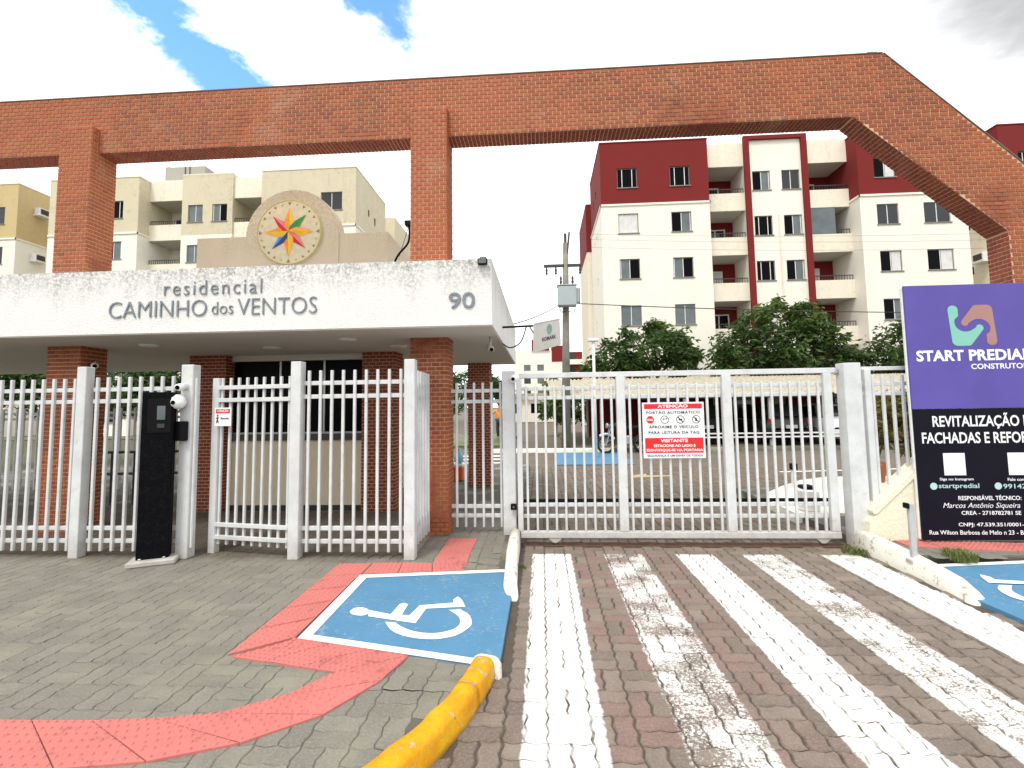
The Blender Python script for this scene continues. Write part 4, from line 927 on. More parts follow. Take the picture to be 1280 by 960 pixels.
# black totem
tt = thing('entry_totem', 'tall black intercom totem on a concrete plinth in front of the fence', 'totem', (-3.885, 4.68, SW), R_(26))
def tp_(nm, a, b, mt, r=0.004): return link(nm, MB().bbox(a, b, r).mesh(nm), mt, tt)
tp_('plinth', (-0.20, -0.13, 0), (0.21, 0.10, 0.055), 'concrete', 0.012); tp_('body', (-0.135, -0.06, 0.055), (0.135, 0.06, 1.70), 'black_paint', 0.006)
tp_('panel', (-0.085, -0.066, 1.29), (0.115, -0.06, 1.63), 'black_plastic'); tp_('screen', (-0.005, -0.070, 1.42), (0.065, -0.066, 1.56), 'glass_grey', 0.003)
tp_('speaker', (0.0, -0.069, 1.34), (0.06, -0.066, 1.38), 'rail_dark', 0.001)
for x in (-0.1, 0.1): tp_('bolt', (x - 0.012, -0.075, 0.055), (x + 0.012, -0.060, 0.07), 'steel', 0.002)

# ------------------------------------------------------------------ advertising board
ab = thing('advertising_board', 'large purple and black advertising board standing on the right pavement', 'billboard', (4.95, 5.5, SW))
BX0, BX1, BY = 4.105, 5.80, 5.46
k_ = BY / 5.6
def bx(x, z): return x * k_, 1.6 + (z - 1.6) * k_
_, ZSPL = bx(0, 1.509); X0, ZTOP = bx(4.108, 2.897); ZBOT = 0.13; X1 = 5.72
part('upper_panel', MB().bbox((X0, BY, ZSPL + 0.001), (X1, BY + 0.025, ZTOP), 0.002), 'board_purple', ab); part('lower_panel', MB().bbox((X0 + 0.003, BY + 0.0, ZBOT), (X1, BY + 0.025, ZSPL - 0.001), 0.002), 'board_black', ab)
part('frame', MB().bbox((X0 - 0.008, BY + 0.026, ZBOT), (X0 + 0.035, BY + 0.06, ZTOP - 0.01)).bbox((X1 - 0.04, BY + 0.026, ZBOT), (X1, BY + 0.06, ZTOP - 0.01)).bbox((X0 + 0.036, BY + 0.026, 1.4), (X1 - 0.041, BY + 0.06, 1.45)), 'frame_white', ab)
for x in (X0 + 0.06, X1 - 0.1): part('foot', MB().bbox((x, BY + 0.0261, SW), (x + 0.04, BY + 0.061, ZBOT - 0.001)), 'steel', ab)
def btext(s, x, z, w, h, mt='sign_white', bold=0.01, sp=1.0, shear=0.0):
    X, Z = bx(x, z); text_part('lettering', s, ab, mt, X, BY - 0.0025, Z, w * k_, h * k_, bold, 0.0004, sp, shear)
btext('START PREDIAL', 4.186, 2.036, 1.20, 0.125, bold=0.035, sp=1.03); btext('CONSTRUTORA', 4.755, 1.942, 0.66, 0.060, bold=0.02)
btext('REVITALIZAÇÃO DE', 4.301, 1.285, 1.09, 0.175, bold=0.02); btext('FACHADAS E REFORMAS', 4.178, 1.130, 1.33, 0.122, bold=0.02)
for x in (4.384, 5.05):
    X, Z = bx(x, 0.785); part('blank_square', MB().box((X, BY - 0.002, Z), (X + 0.225 * k_, BY - 0.0003, Z + 0.24 * k_)), 'sign_white', ab)
btext('Siga no Instagram', 4.33, 0.722, 0.35, 0.036); btext('startpredial', 4.312, 0.632, 0.42, 0.066, 'pale_teal'); btext('Fale conosco', 5.03, 0.722, 0.27, 0.032); btext('99142', 4.978, 0.640, 0.235, 0.050, 'pale_teal')
for x in (4.262, 4.928):
    X, Z = bx(x, 0.668); part('round_icon', MB().add([(X + 0.037 * math.cos(t), BY - 0.002, Z + 0.037 * math.sin(t)) for t in [2 * math.pi * k / 20 for k in range(20)]], [tuple(range(20))]), 'pale_teal', ab)
btext('RESPONSÁVEL TÉCNICO:', 4.506, 0.518, 0.645, 0.056, bold=0.015); btext('Marcos Antônio Siqueira', 4.342, 0.418, 0.79, 0.072, shear=0.3, bold=-0.004); btext('CREA - 2718782781 SE', 4.526, 0.361, 0.61, 0.042, bold=0.012)
btext('CNPJ: 47.539.351/0001-3', 4.486, 0.228, 0.70, 0.050, bold=0.012); btext('Rua Wilson Barbosa de Melo n 23 - Ba', 4.18, 0.152, 0.99, 0.046, bold=0.008)
def logo(pts, mt, rev=False):
    """outline in the logo's own square, 0..1"""
    X, Z = bx(4.555, 2.205); W, H = 0.50 * k_, 0.455 * k_
    q = [(X + u * W, Z + v * H) for u, v in pts]; part('logo_shape', MB().add([(x, BY - 0.002, z) for x, z in q], [tuple(range(len(q)))]), mt, ab)
def arcp(cx, cy, r, a0, a1, n=6): return [(cx + r * math.cos(R_(a0 + (a1 - a0) * k / n)), cy + r * math.sin(R_(a0 + (a1 - a0) * k / n))) for k in range(n + 1)]
G = arcp(0.11, 0.89, 0.11, 180, 10) + arcp(0.16, 0.76, 0.06, 20, -40, 3) + [(0.14, 0.66)] + arcp(0.36, 0.58, 0.235, 175, 300, 8) + [(0.58, 0.45)] + arcp(0.65, 0.43, 0.085, 130, -40, 6) + [(0.47, 0.04)] + arcp(0.40, 0.08, 0.08, -40, -90, 3) + arcp(0.17, 0.12, 0.12, -90, -185, 4)
G.reverse(); G = G[::-1]
logo(G[::-1] if sum(a[0] * b[1] - b[0] * a[1] for a, b in zip(G, G[1:] + G[:1])) < 0 else G, 'logo_green')
Pk = [(1 - a, 1 - b) for a, b in G]
logo(Pk[::-1] if sum(a[0] * b[1] - b[0] * a[1] for a, b in zip(Pk, Pk[1:] + Pk[:1])) < 0 else Pk, 'logo_pink')
# bollard
bl = thing('sensor_bollard', 'slim grey steel bollard with black sensor head on the white kerb', 'bollard', (3.43, 4.80, 0.12))
part('post', MB().bbox((3.405, 4.78, 0.10), (3.455, 4.82, 0.645)), 'grey_metal', bl); part('head', MB().bbox((3.375, 4.765, 0.60), (3.404, 4.825, 0.65)), 'black_plastic', bl); part('foot', MB().bbox((3.38, 4.76, 0.10), (3.48, 4.84, 0.135)), 'concrete', bl)
# ------------------------------------------------------------------ apartment blocks
rw = random.Random(21)
SILL = (15.18, 12.26, 9.37, 6.45, 3.54, 0.9)
WH = 1.25
def window(parent, x0, x1, z0, z1, y, style):
    """two-leaf sliding window set in its opening; sub-parts frame, pane, curtain"""
    f = 0.045; yb = y + 0.07; m = MB()
    for a, b in (((x0, yb, z0), (x0 + f, yb + 0.05, z1)), ((x1 - f, yb, z0), (x1, yb + 0.05, z1)), ((x0 + f, yb, z0), (x1 - f, yb + 0.05, z0 + f)), ((x0 + f, yb, z1 - f), (x1 - f, yb + 0.05, z1))): m.box(a, b)
    w = part('window', m, 'window_frame', parent)
    part('sill', MB().box((x0 - 0.05, y - 0.05, z0 - 0.06), (x1 + 0.05, y + 0.10, z0 - 0.001)), 'window_frame', w)
    xm = (x0 + x1) / 2; mid = 'frame_white'
    def pane(a, b, mt): part('pane', MB().box((a, yb + 0.02, z0 + f), (b, yb + 0.03, z1 - f)), mt, w)
    def jamb(a): part('sash', MB().box((a - 0.02, yb - 0.004, z0 + f), (a + 0.02, yb + 0.018, z1 - f)), mid, w)
    def curtain(a, b):
        m = MB(); n = 14; vs = []
        for i in range(n + 1):
            x = a + (b - a) * i / n; yy = yb + 0.006 + 0.012 * (1 + math.sin(i * 1.9))
            vs += [(x, yy - 0.012, z0 + f), (x, yy - 0.012, z1 - f)]
        m.add(vs, [(2 * i, 2 * i + 2, 2 * i + 3, 2 * i + 1) for i in range(n)]); part('curtain', m, 'curtain', w)
    if style == 'shut': pane(x0 + f, xm, 'glass_grey'); pane(xm, x1 - f, 'glass_grey'); jamb(xm)
    elif style == 'dark': pane(x0 + f, x1 - f, 'glass_dark'); jamb(xm)
    elif style == 'half': pane(x0 + f, xm, 'glass_black'); pane(xm, x1 - f, 'glass_grey'); jamb(xm); jamb(x1 - f - 0.03)
    elif style == 'half2': pane(x0 + f, xm, 'glass_grey'); pane(xm, x1 - f, 'glass_black'); jamb(xm); jamb(x0 + f + 0.03)
    elif style == 'curtain': pane(x0 + f, x1 - f, 'glass_dark'); curtain(x0 + f, x1 - f)
    elif style == 'side': pane(x0 + f, x1 - f, 'glass_black'); curtain(xm + 0.05, x1 - f); jamb(xm)
    elif style == 'open': d = (x1 - x0) / 4; pane(x0 + f, x1 - f, 'glass_black'); jamb(x0 + d); jamb(x1 - d)
    return w
STY = ['shut', 'dark', 'half', 'half2', 'curtain', 'side', 'open', 'dark', 'half']
def bay(parent, x0, w, y0, ybk, top, belt, c_up, c_lo, wins, side_l, side_r, styles=None, side_wins=()):
    """projecting bay: closed box with window openings on the front, two wall colours split at the belt"""
    cuts = [(0.0, belt, c_lo), (belt, top, c_up)]
    for za, zb, mt in cuts:
        m = MB(); hol = []
        for (a, b) in wins:
            for s in SILL:
                if za <= s and s + WH <= zb: hol.append((a, b, s - za, s - za + WH))
        m.wall((x0, y0, za), (1, 0, 0), (0, 0, 1), (0, -1, 0), w, zb - za, hol)
        D = ybk - y0
        shl = [(D - yy - ww, D - yy, s - za, s - za + hh) for yy, ww, s, hh in side_wins if side_l and za <= s and s + hh <= zb]
        shr = [(yy, yy + ww, s - za, s - za + hh) for yy, ww, s, hh in side_wins if side_r and za <= s and s + hh <= zb]
        m.wall((x0, ybk, za), (0, -1, 0), (0, 0, 1), (-1, 0, 0), D, zb - za, shl); m.wall((x0 + w, y0, za), (0, 1, 0), (0, 0, 1), (1, 0, 0), D, zb - za, shr)
        m.add([(x0, ybk, za), (x0 + w, ybk, za), (x0 + w, ybk, zb), (x0, ybk, zb)], [(3, 2, 1, 0)])
        part('wall', m, mt, parent)
    part('roof', MB().box((x0 - 0.03, y0 - 0.03, top), (x0 + w + 0.03, ybk, top + 0.07)), 'parapet_cream' if c_up != 'wall_red' else 'wall_red', parent)
    part('belt_course', MB().box((x0 - 0.05, y0 - 0.06, belt - 0.06), (x0 + w + 0.05, y0 - 0.001, belt + 0.06)).box((x0 + w + 0.001, y0 - 0.06, belt - 0.06), (x0 + w + 0.05, ybk, belt + 0.06)).box((x0 - 0.05, y0 - 0.06, belt - 0.06), (x0 - 0.001, ybk, belt + 0.06)), 'wall_white', parent)
    for yy, ww, s, hh in side_wins:
        xx = x0 - 0.0 if side_l else x0 + w; sg = 1 if side_l else -1
        part('side_window', MB().box((min(xx + sg * 0.08, xx + sg * 0.10), y0 + yy, s), (max(xx + sg * 0.08, xx + sg * 0.10), y0 + yy + ww, s + hh)), 'glass_dark', parent)
    k = 0
    for (a, b) in wins:
        for r, s in enumerate(SILL):
            if s + WH > top: continue
            st = styles[k % len(styles)] if styles else rw.choice(STY); k += 1
            window(parent, x0 + a, x0 + b, s, s + WH, y0, st)
def railing(parent, x0, x1, y, z, h=0.32):
    m = MB().box((x0, y - 0.02, z + h - 0.05), (x1, y + 0.02, z + h)); n = int((x1 - x0) / 0.16)
    for k in range(n + 1): x = x0 + 0.02 + (x1 - x0 - 0.04) * k / n; m.box((x - 0.012, y - 0.012, z), (x + 0.012, y + 0.012, z + h - 0.05))
    return part('railing', m, 'rail_dark', parent)
def balcony_stack(parent, x0, x1, y0, c_wall, c_par, glazed=()):
    depth = 2.1; yb = y0 + depth
    part('balcony_wall', MB().add([(x0, yb, 0), (x1, yb, 0), (x1, yb, 18.2), (x0, yb, 18.2)], [(0, 1, 2, 3)]), c_wall, parent)
    for k, z in enumerate((16.72, 13.81, 10.94, 8.01, 5.12, 2.2)):
        zt = 18.25 if k == 0 else z + 1.15
        p = part('balcony_parapet', MB().box((x0 + 0.002, y0, z), (x1 - 0.002, y0 + 0.13, zt)), c_par, parent)
        part('balcony_slab', MB().box((x0 + 0.002, y0 + 0.131, z + 0.02), (x1 - 0.002, yb - 0.002, z + 0.18)), 'soffit', p)
        if k > 0: railing(p, x0 + 0.05, x1 - 0.05, y0 + 0.07, zt)
        dz = z - 2.72
        if dz > 0 or k == 5:
            a = x0 + 0.35 + (0.3 if k % 2 else 0.0); b = a + 1.35
            d = part('balcony_door', MB().box((a, yb - 0.06, max(dz, 0) + 0.18), (a + 0.08, yb - 0.01, dz + 2.25)).box((b - 0.08, yb - 0.06, max(dz, 0) + 0.18), (b, yb - 0.01, dz + 2.25)).box((a + 0.08, yb - 0.06, dz + 2.17), (b - 0.08, yb - 0.01, dz + 2.25)).box(((a + b) / 2 - 0.04, yb - 0.06, max(dz, 0) + 0.18), ((a + b) / 2 + 0.04, yb - 0.01, dz + 2.17)), 'frame_white', parent)
            part('pane', MB().box((a + 0.08, yb - 0.04, max(dz, 0) + 0.18), (b - 0.08, yb - 0.03, dz + 2.17)), ['glass_black', 'glass_dark', 'curtain'][k % 3], d)
        if k in glazed: part('balcony_glass', MB().box((x0 + 0.03, y0 + 0.03, z - 1.75), (x1 - 0.9, y0 + 0.05, z - 0.01)), 'glass_grey', parent)
def apartment(label, x0, y0, cols, bays='AB', wB=6.1, group='apartment blocks', center_y=0.95, side='l', rear=None):
    c_up, c_lo, c_balc, c_par, c_mid, c_frame = cols
    t = thing('apartment_building', label, 'building', (x0 + 11, y0 + 4, 0), 0, group); belt, top = 14.07, 18.1
    yb = y0 + 5.8; wins = ((1.05, 2.29), (4.30, 5.52))
    vents = ((2.3, 0.35, 15.6, 0.5), (3.6, 0.35, 15.4, 0.6), (2.3, 0.35, 12.5, 0.5), (3.6, 0.35, 12.4, 0.6), (2.3, 0.35, 9.6, 0.5), (3.6, 0.35, 6.8, 0.6))
    if 'A' in bays: bay(t, x0, 6.65, y0, yb, top, belt, c_up, c_lo, wins, side == 'l', False, ['open', 'curtain', 'half2', 'shut', 'dark', 'dark', 'open', 'half', 'half2', 'shut', 'dark', 'dark'], vents if side == 'l' else ())
    if 'C' in bays:
        yc = y0 + center_y; xa, xb = x0 + 9.2, x0 + 12.95
        balcony_stack(t, x0 + 6.652, xa, yc, c_balc, c_par); balcony_stack(t, xb, x0 + 15.548, yc, c_balc, c_par, (1,))
        for za, zb, mt in ((0.0, belt, c_mid), (belt, 18.5, c_mid if c_up == 'wall_red' else c_up)):
            hol = [(a, b, s - 0.15 - za, s - 0.15 - za + WH) for a, b in ((0.45, 1.55), (2.25, 3.35)) for s in SILL if za <= s - 0.15 and s + WH - 0.15 <= zb]
            part('wall', MB().wall((xa, yc - 0.15, za), (1, 0, 0), (0, 0, 1), (0, -1, 0), 3.75, zb - za, hol).add([(xa, yc - 0.15, za), (xa, yb, za), (xa, yb, zb), (xa, yc - 0.15, zb)], [(0, 3, 2, 1)]).add([(xb, yc - 0.15, za), (xb, yb, za), (xb, yb, zb), (xb, yc - 0.15, zb)], [(0, 1, 2, 3)]), mt, t)
        for a, b in ((0.45, 1.55), (2.25, 3.35)):
            for s in SILL: window(t, xa + a, xa + b, s - 0.15, s - 0.15 + WH, yc - 0.15, rw.choice(STY))
        if c_frame:
            for q in (xa - 0.06, xb - 0.28): part('pilaster', MB().box((q, yc - 0.32, 0), (q + 0.34, yc - 0.151, 18.55)), c_frame, t)
            part('top_frame', MB().box((xa + 0.281, yc - 0.32, 18.3), (xb - 0.281, yc - 0.151, 18.55)), c_frame, t)
        part('drain_pipe', MB().tube([(xa + 1.95, yc - 0.2, 0), (xa + 1.95, yc - 0.2, 13.4)], 0.04, 7), 'parapet_cream', t)
        part('roof', MB().box((x0 + 6.66, yc + 0.15, 18.0), (x0 + 15.54, yb, 18.12)).box((xa, yc - 0.15, 18.501), (xb, yc + 0.1, 18.56)), 'parapet_cream', t)
        part('back_wall', MB().box((x0 + 6.66, yb, 0), (x0 + 15.54, yb + 0.2, 18.0)), c_mid, t)
    if 'B' in bays: bay(t, x0 + 15.55, wB, y0, yb + (0 if side == 'l' else 0.4), top, belt, c_up, c_lo, ((0.95, 2.2), (wB - 2.45, wB - 0.95)), False, side == 'r', ['side', 'dark', 'side', 'half', 'dark', 'dark', 'dark', 'dark', 'side', 'shut', 'dark', 'dark'], vents if side == 'r' else ())
    if rear:
        xr, ya, yb2, tp2, blt = rear
        part('rear_block', MB().box((xr, ya, 0), (xr + 6, yb2, blt)), 'parapet_cream', t); part('rear_block', MB().box((xr - 0.02, ya - 0.02, blt), (xr + 6, yb2, tp2)), c_up, t)
    return t
RED = ('wall_red', 'wall_white', 'wall_red', 'parapet_cream', 'wall_white', 'wall_red')
CRM = ('wall_cream', 'wall_white', 'wall_white', 'parapet_cream', 'wall_white', None)
apartment('white apartment block with dark red top storey and red framed centre', 3.95, 29.5, RED, 'ACB', rear=(3.62, 35.6, 41.5, 16.8, 13.1))
t = apartment('cream apartment block with stained parapets behind the compass disc', -34.55, 31.0, CRM, 'ACB', 6.65, side='r')
part('water_tower', MB().box((-31.0, 37.0, 18), (-27.6, 40.5, 22.0)), 'wall_grey', t); part('tower_block', MB().box((-34.5, 37.0, 18), (-31.05, 41, 22.3)), 'wall_white', t)
part('ladder', MB().tube([(-29.3, 36.95, 18), (-29.3, 36.95, 22)], 0.03, 5).tube([(-28.9, 36.95, 18), (-28.9, 36.95, 22)], 0.03, 5).add([], []), 'rail_dark', t)
part('rear_block', MB().box((-16.5, 40, 0), (-12.45, 52, 18.2)), 'wall_cream', t)
apartment('ochre apartment block with wall-mounted air conditioners at the far left edge', -59.4, 31.2, ('wall_ochre', 'wall_white', 'wall_white', 'parapet_cream', 'wall_white', None), 'B', 6.65, side='r')
ap = apartment('red topped apartment block mostly hidden behind the brick leg at the far right', 27.7, 29.5, ('wall_red', 'parapet_cream', 'wall_red', 'parapet_cream', 'wall_white', 'wall_red'), 'A')
def ac_unit(label, x, y, z, sx):
    t = thing('air_conditioner', label, 'air conditioner', (x, y, z)); part('casing', MB().bbox((min(x, x + sx * 0.45), y, z), (max(x, x + sx * 0.45), y + 0.75, z + 0.5), 0.02), 'frame_white', t)
    part('grille', MB().box((min(x + sx * 0.451, x + sx * 0.46), y + 0.08, z + 0.06), (max(x + sx * 0.451, x + sx * 0.46), y + 0.67, z + 0.44)), 'rail_dark', t)
    part('bracket', MB().box((min(x, x + sx * 0.5), y - 0.05, z - 0.10), (max(x, x + sx * 0.5), y + 0.8, z - 0.001)), 'frame_white', t)
ac_unit('upper air conditioner on the ochre side wall', -37.19, 32.3, 16.3, 1); ac_unit('lower air conditioner on the ochre side wall', -37.19, 32.2, 12.8, 1)
ac_unit('air conditioner on the beige side wall beside the brick leg', 27.69, 30.6, 10.2, -1)
# far white block seen above the gate, and a low white house
fb = thing('apartment_building', 'distant white apartment block with red bands beyond the utility pole', 'building', (4, 110, 0), 0, 'apartment blocks')
FYb = 108.0
part('wall', MB().wall((-6.0, FYb, 0), (1, 0, 0), (0, 0, 1), (0, -1, 0), 11.5, 14.2, [(a, a + 1.5, s, s + 1.4) for a in (2.2, 5.2) for s in (0.9, 3.8, 6.7, 9.6)]).box((-6, FYb + 0.3, 0), (5.5, FYb + 8, 14.2)), 'wall_white', fb)
part('wall', MB().box((2.5, FYb - 0.1, 11.6), (5.5, FYb + 6, 15.2)), 'wall_red', fb); part('wall', MB().box((-2, FYb - 0.4, 14.21), (2.0, FYb + 6, 16.6)), 'wall_red', fb)
for a in (2.2, 5.2):
    for s in (0.9, 3.8, 6.7, 9.6): part('window', MB().box((-6 + a, FYb + 0.1, s), (-6 + a + 1.5, FYb + 0.14, s + 1.4)), rw.choice(['glass_grey', 'glass_dark']), fb)
for s in (2.2, 5.1, 8.0, 10.9):
    part('balcony', MB().box((5.6, FYb - 0.5, s), (9.4, FYb + 1, s + 1.1)), 'wall_white', fb); part('balcony_shade', MB().box((5.6, FYb + 0.6, s + 1.1), (9.4, FYb + 1.4, s + 2.9)), 'wall_red', fb); part('balcony_door', MB().box((6.2, FYb + 0.55, s + 1.1), (7.8, FYb + 0.6, s + 2.7)), 'glass_dark', fb)
lh = thing('low_house', 'low white house with dark openings at the end of the inner road', 'house', (-1, 52, 0))
part('wall', MB().wall((-4.5, 50, 0), (1, 0, 0), (0, 0, 1), (0, -1, 0), 9, 2.6, [(3.4, 5.2, 0.9, 1.9), (5.8, 7.4, 0.2, 1.7), (0.8, 2.4, 0.9, 1.9)], 0.2).box((-4.5, 50.4, 0), (4.5, 56, 2.6)), 'wall_white', lh); part('roof', MB().box((-4.9, 49.5, 2.6), (4.9, 56.5, 2.95)), 'fibre_roof', lh)
for a, b, c, d in ((3.4, 5.2, 0.9, 1.9), (5.8, 7.4, 0.2, 1.7), (0.8, 2.4, 0.9, 1.9)): part('window', MB().box((-4.5 + a, 50.21, c), (-4.5 + b, 50.25, d)), 'glass_black', lh)

# ------------------------------------------------------------------ inside the gate
struct('parking_pavement', MB().slab([(0.9, 17.0), (18, 17.0), (18, 28.5), (0.9, 28.5)], -0.05, 0.11), 'far_paving')
kerb('kerb', [(-2.6, 17.0), (0.9, 17.0), (2.4, 17.0)], 0.14, 0.13, 'kerb_white', 'white kerb behind the blue painted bay inside the gate')
kerb('kerb', [(2.42, 17.0), (9, 17.0), (18, 17.0)], 0.14, 0.13, 'sidewalk_joint', 'long unpainted kerb in front of the carport')
def mark(name, poly, mt, label): return struct(name, MB().add([(x, y, 0.004) for x, y in poly], [tuple(range(len(poly)))]), mt, label)
mark('painted_bay', [(0.38, 13.3), (2.5, 13.3), (2.6, 16.7), (0.38, 16.7)], 'blue_paint', 'blue painted bay on the road inside the gate')
for i, (x, y, w, d) in enumerate(((-3.2, 13.6, 2.0, 0.4), (-3.2, 14.6, 2.0, 0.4), (-3.2, 15.6, 2.0, 0.4))):
    mark('crossing_stripe', [(x, y), (x + w, y), (x + w, y + d), (x, y + d)], 'white_paint', ('nearest', 'middle', 'farthest')[i] + ' white crossing stripe inside the gate')
mark('painted_line', [(5.5, 11.6), (8.4, 12.0), (8.4, 12.12), (5.5, 11.72)], 'white_paint', 'worn white line on the inner road')
mark('painted_arrow', [(2.0, 10.9), (2.9, 11.05), (2.9, 11.25), (2.35, 11.2), (2.4, 11.5), (2.0, 11.2)], 'faded_yellow', 'faded yellow arrow on the inner road')
struct('verge', MB().slab([(-6, 19), (-1.6, 19), (-1.2, 27), (-6, 27)], -0.05, 0.10), 'grass', 'grass verge left of the inner road')
# white painted raised island behind the right end of the gate
isl = struct('island', MB().slab([(3.35, 6.75), (9.0, 6.75), (9.0, 10.2), (5.6, 10.0), (4.9, 9.6), (4.2, 8.9), (3.7, 8.3), (3.42, 7.7)], -0.05, 0.13), 'kerb_white', 'white painted raised island behind the right half of the gate')
gm = thing('gate_motor', 'small white gate motor with black cap standing on the white island', 'motor', (3.62, 6.9, 0.13)); part('body', MB().bbox((3.50, 6.80, 0.13), (3.72, 7.05, 0.42), 0.02), 'white_plastic', gm); part('cap', MB().bbox((3.53, 6.83, 0.421), (3.69, 7.02, 0.47), 0.015), 'black_plastic', gm)
cr = thing('card_reader', 'short black and white card reader post on the white island', 'reader', (4.45, 8.9, 0.13)); part('post', MB().bbox((4.40, 8.88, 0.13), (4.46, 8.94, 0.42)), 'white_plastic', cr); part('head', MB().bbox((4.38, 8.84, 0.421), (4.48, 8.94, 0.53)), 'black_plastic', cr)
# carport
cpt = thing('carport', 'long open carport with wavy cream fibre-cement roof behind the gate', 'carport', (8, 18.5, 0.1))
m = MB(); n = 760; xs0, xs1 = 0.3, 17.5
rows = [(17.35, 1.93), (18.6, 2.20), (18.6, 2.215), (23.2, 2.86)]
for th, fl_ in ((0.0, False), (-0.018, True)):
    vs = [(xs0 + (xs1 - xs0) * i / n, y, z + th + 0.03 * math.sin(i * math.pi * 2 / 8)) for y, z in rows for i in range(n + 1)]
    fs = [(j * (n + 1) + i, j * (n + 1) + i + 1, (j + 1) * (n + 1) + i + 1, (j + 1) * (n + 1) + i) for j in range(3) for i in range(n)]
    m.add(vs, fs if not fl_ else [tuple(reversed(f)) for f in fs])
part('roof_sheet', m, 'fibre_roof', cpt)
part('beam', MB().box((0.4, 17.5, 1.80), (17.4, 17.6, 1.90)).box((0.4, 22.9, 2.6), (17.4, 23.0, 2.75)), 'rail_dark', cpt)
for x in (2.15, 5.1, 8.05, 11.0, 13.95, 16.9):
    part('post', MB().box((x - 0.045, 17.5, 0.1), (x + 0.045, 17.59, 1.799)), 'grey_metal', cpt); part('post', MB().box((x - 0.045, 22.9, 0.1), (x + 0.045, 22.99, 2.599)), 'grey_metal', cpt)
pw_ = thing('parking_wall', 'dark red wall with windows in the shade at the back of the carport', 'wall', (9, 23.4, 0.1))
part('wall', MB().wall((2.2, 23.3, 0.1), (1, 0, 0), (0, 0, 1), (0, -1, 0), 15.2, 2.4, [(3.0, 4.2, 1.0, 2.0), (6.6, 7.8, 1.0, 2.0), (8.6, 9.3, 0.0, 2.0), (11.4, 12.6, 1.0, 2.0)], 0.15).box((2.2, 23.5, 0.1), (17.4, 23.6, 2.5)), 'wall_red', pw_)
for a, b, c, d in ((3.0, 4.2, 1.0, 2.0), (6.6, 7.8, 1.0, 2.0), (11.4, 12.6, 1.0, 2.0)): part('window', MB().box((2.2 + a, 23.42, 0.1 + c), (2.2 + b, 23.45, 0.1 + d)), 'glass_grey', pw_)
part('door', MB().box((10.8, 23.42, 0.1), (11.5, 23.46, 2.1)), 'beige_wall', pw_)
wr_ = thing('wheel_rail', 'pair of low white wheel-stop rails in front of the parked cars', 'barrier', (9, 17.2, 0.1))
for z in (0.42, 0.55): part('rail', MB().box((4.2, 17.16, z), (13.0, 17.2, z + 0.045)), 'frame_white', wr_)
for x in (4.3, 6.4, 8.6, 10.8, 12.9): part('post', MB().box((x, 17.201, 0.1), (x + 0.05, 17.25, 0.6)), 'frame_white', wr_)
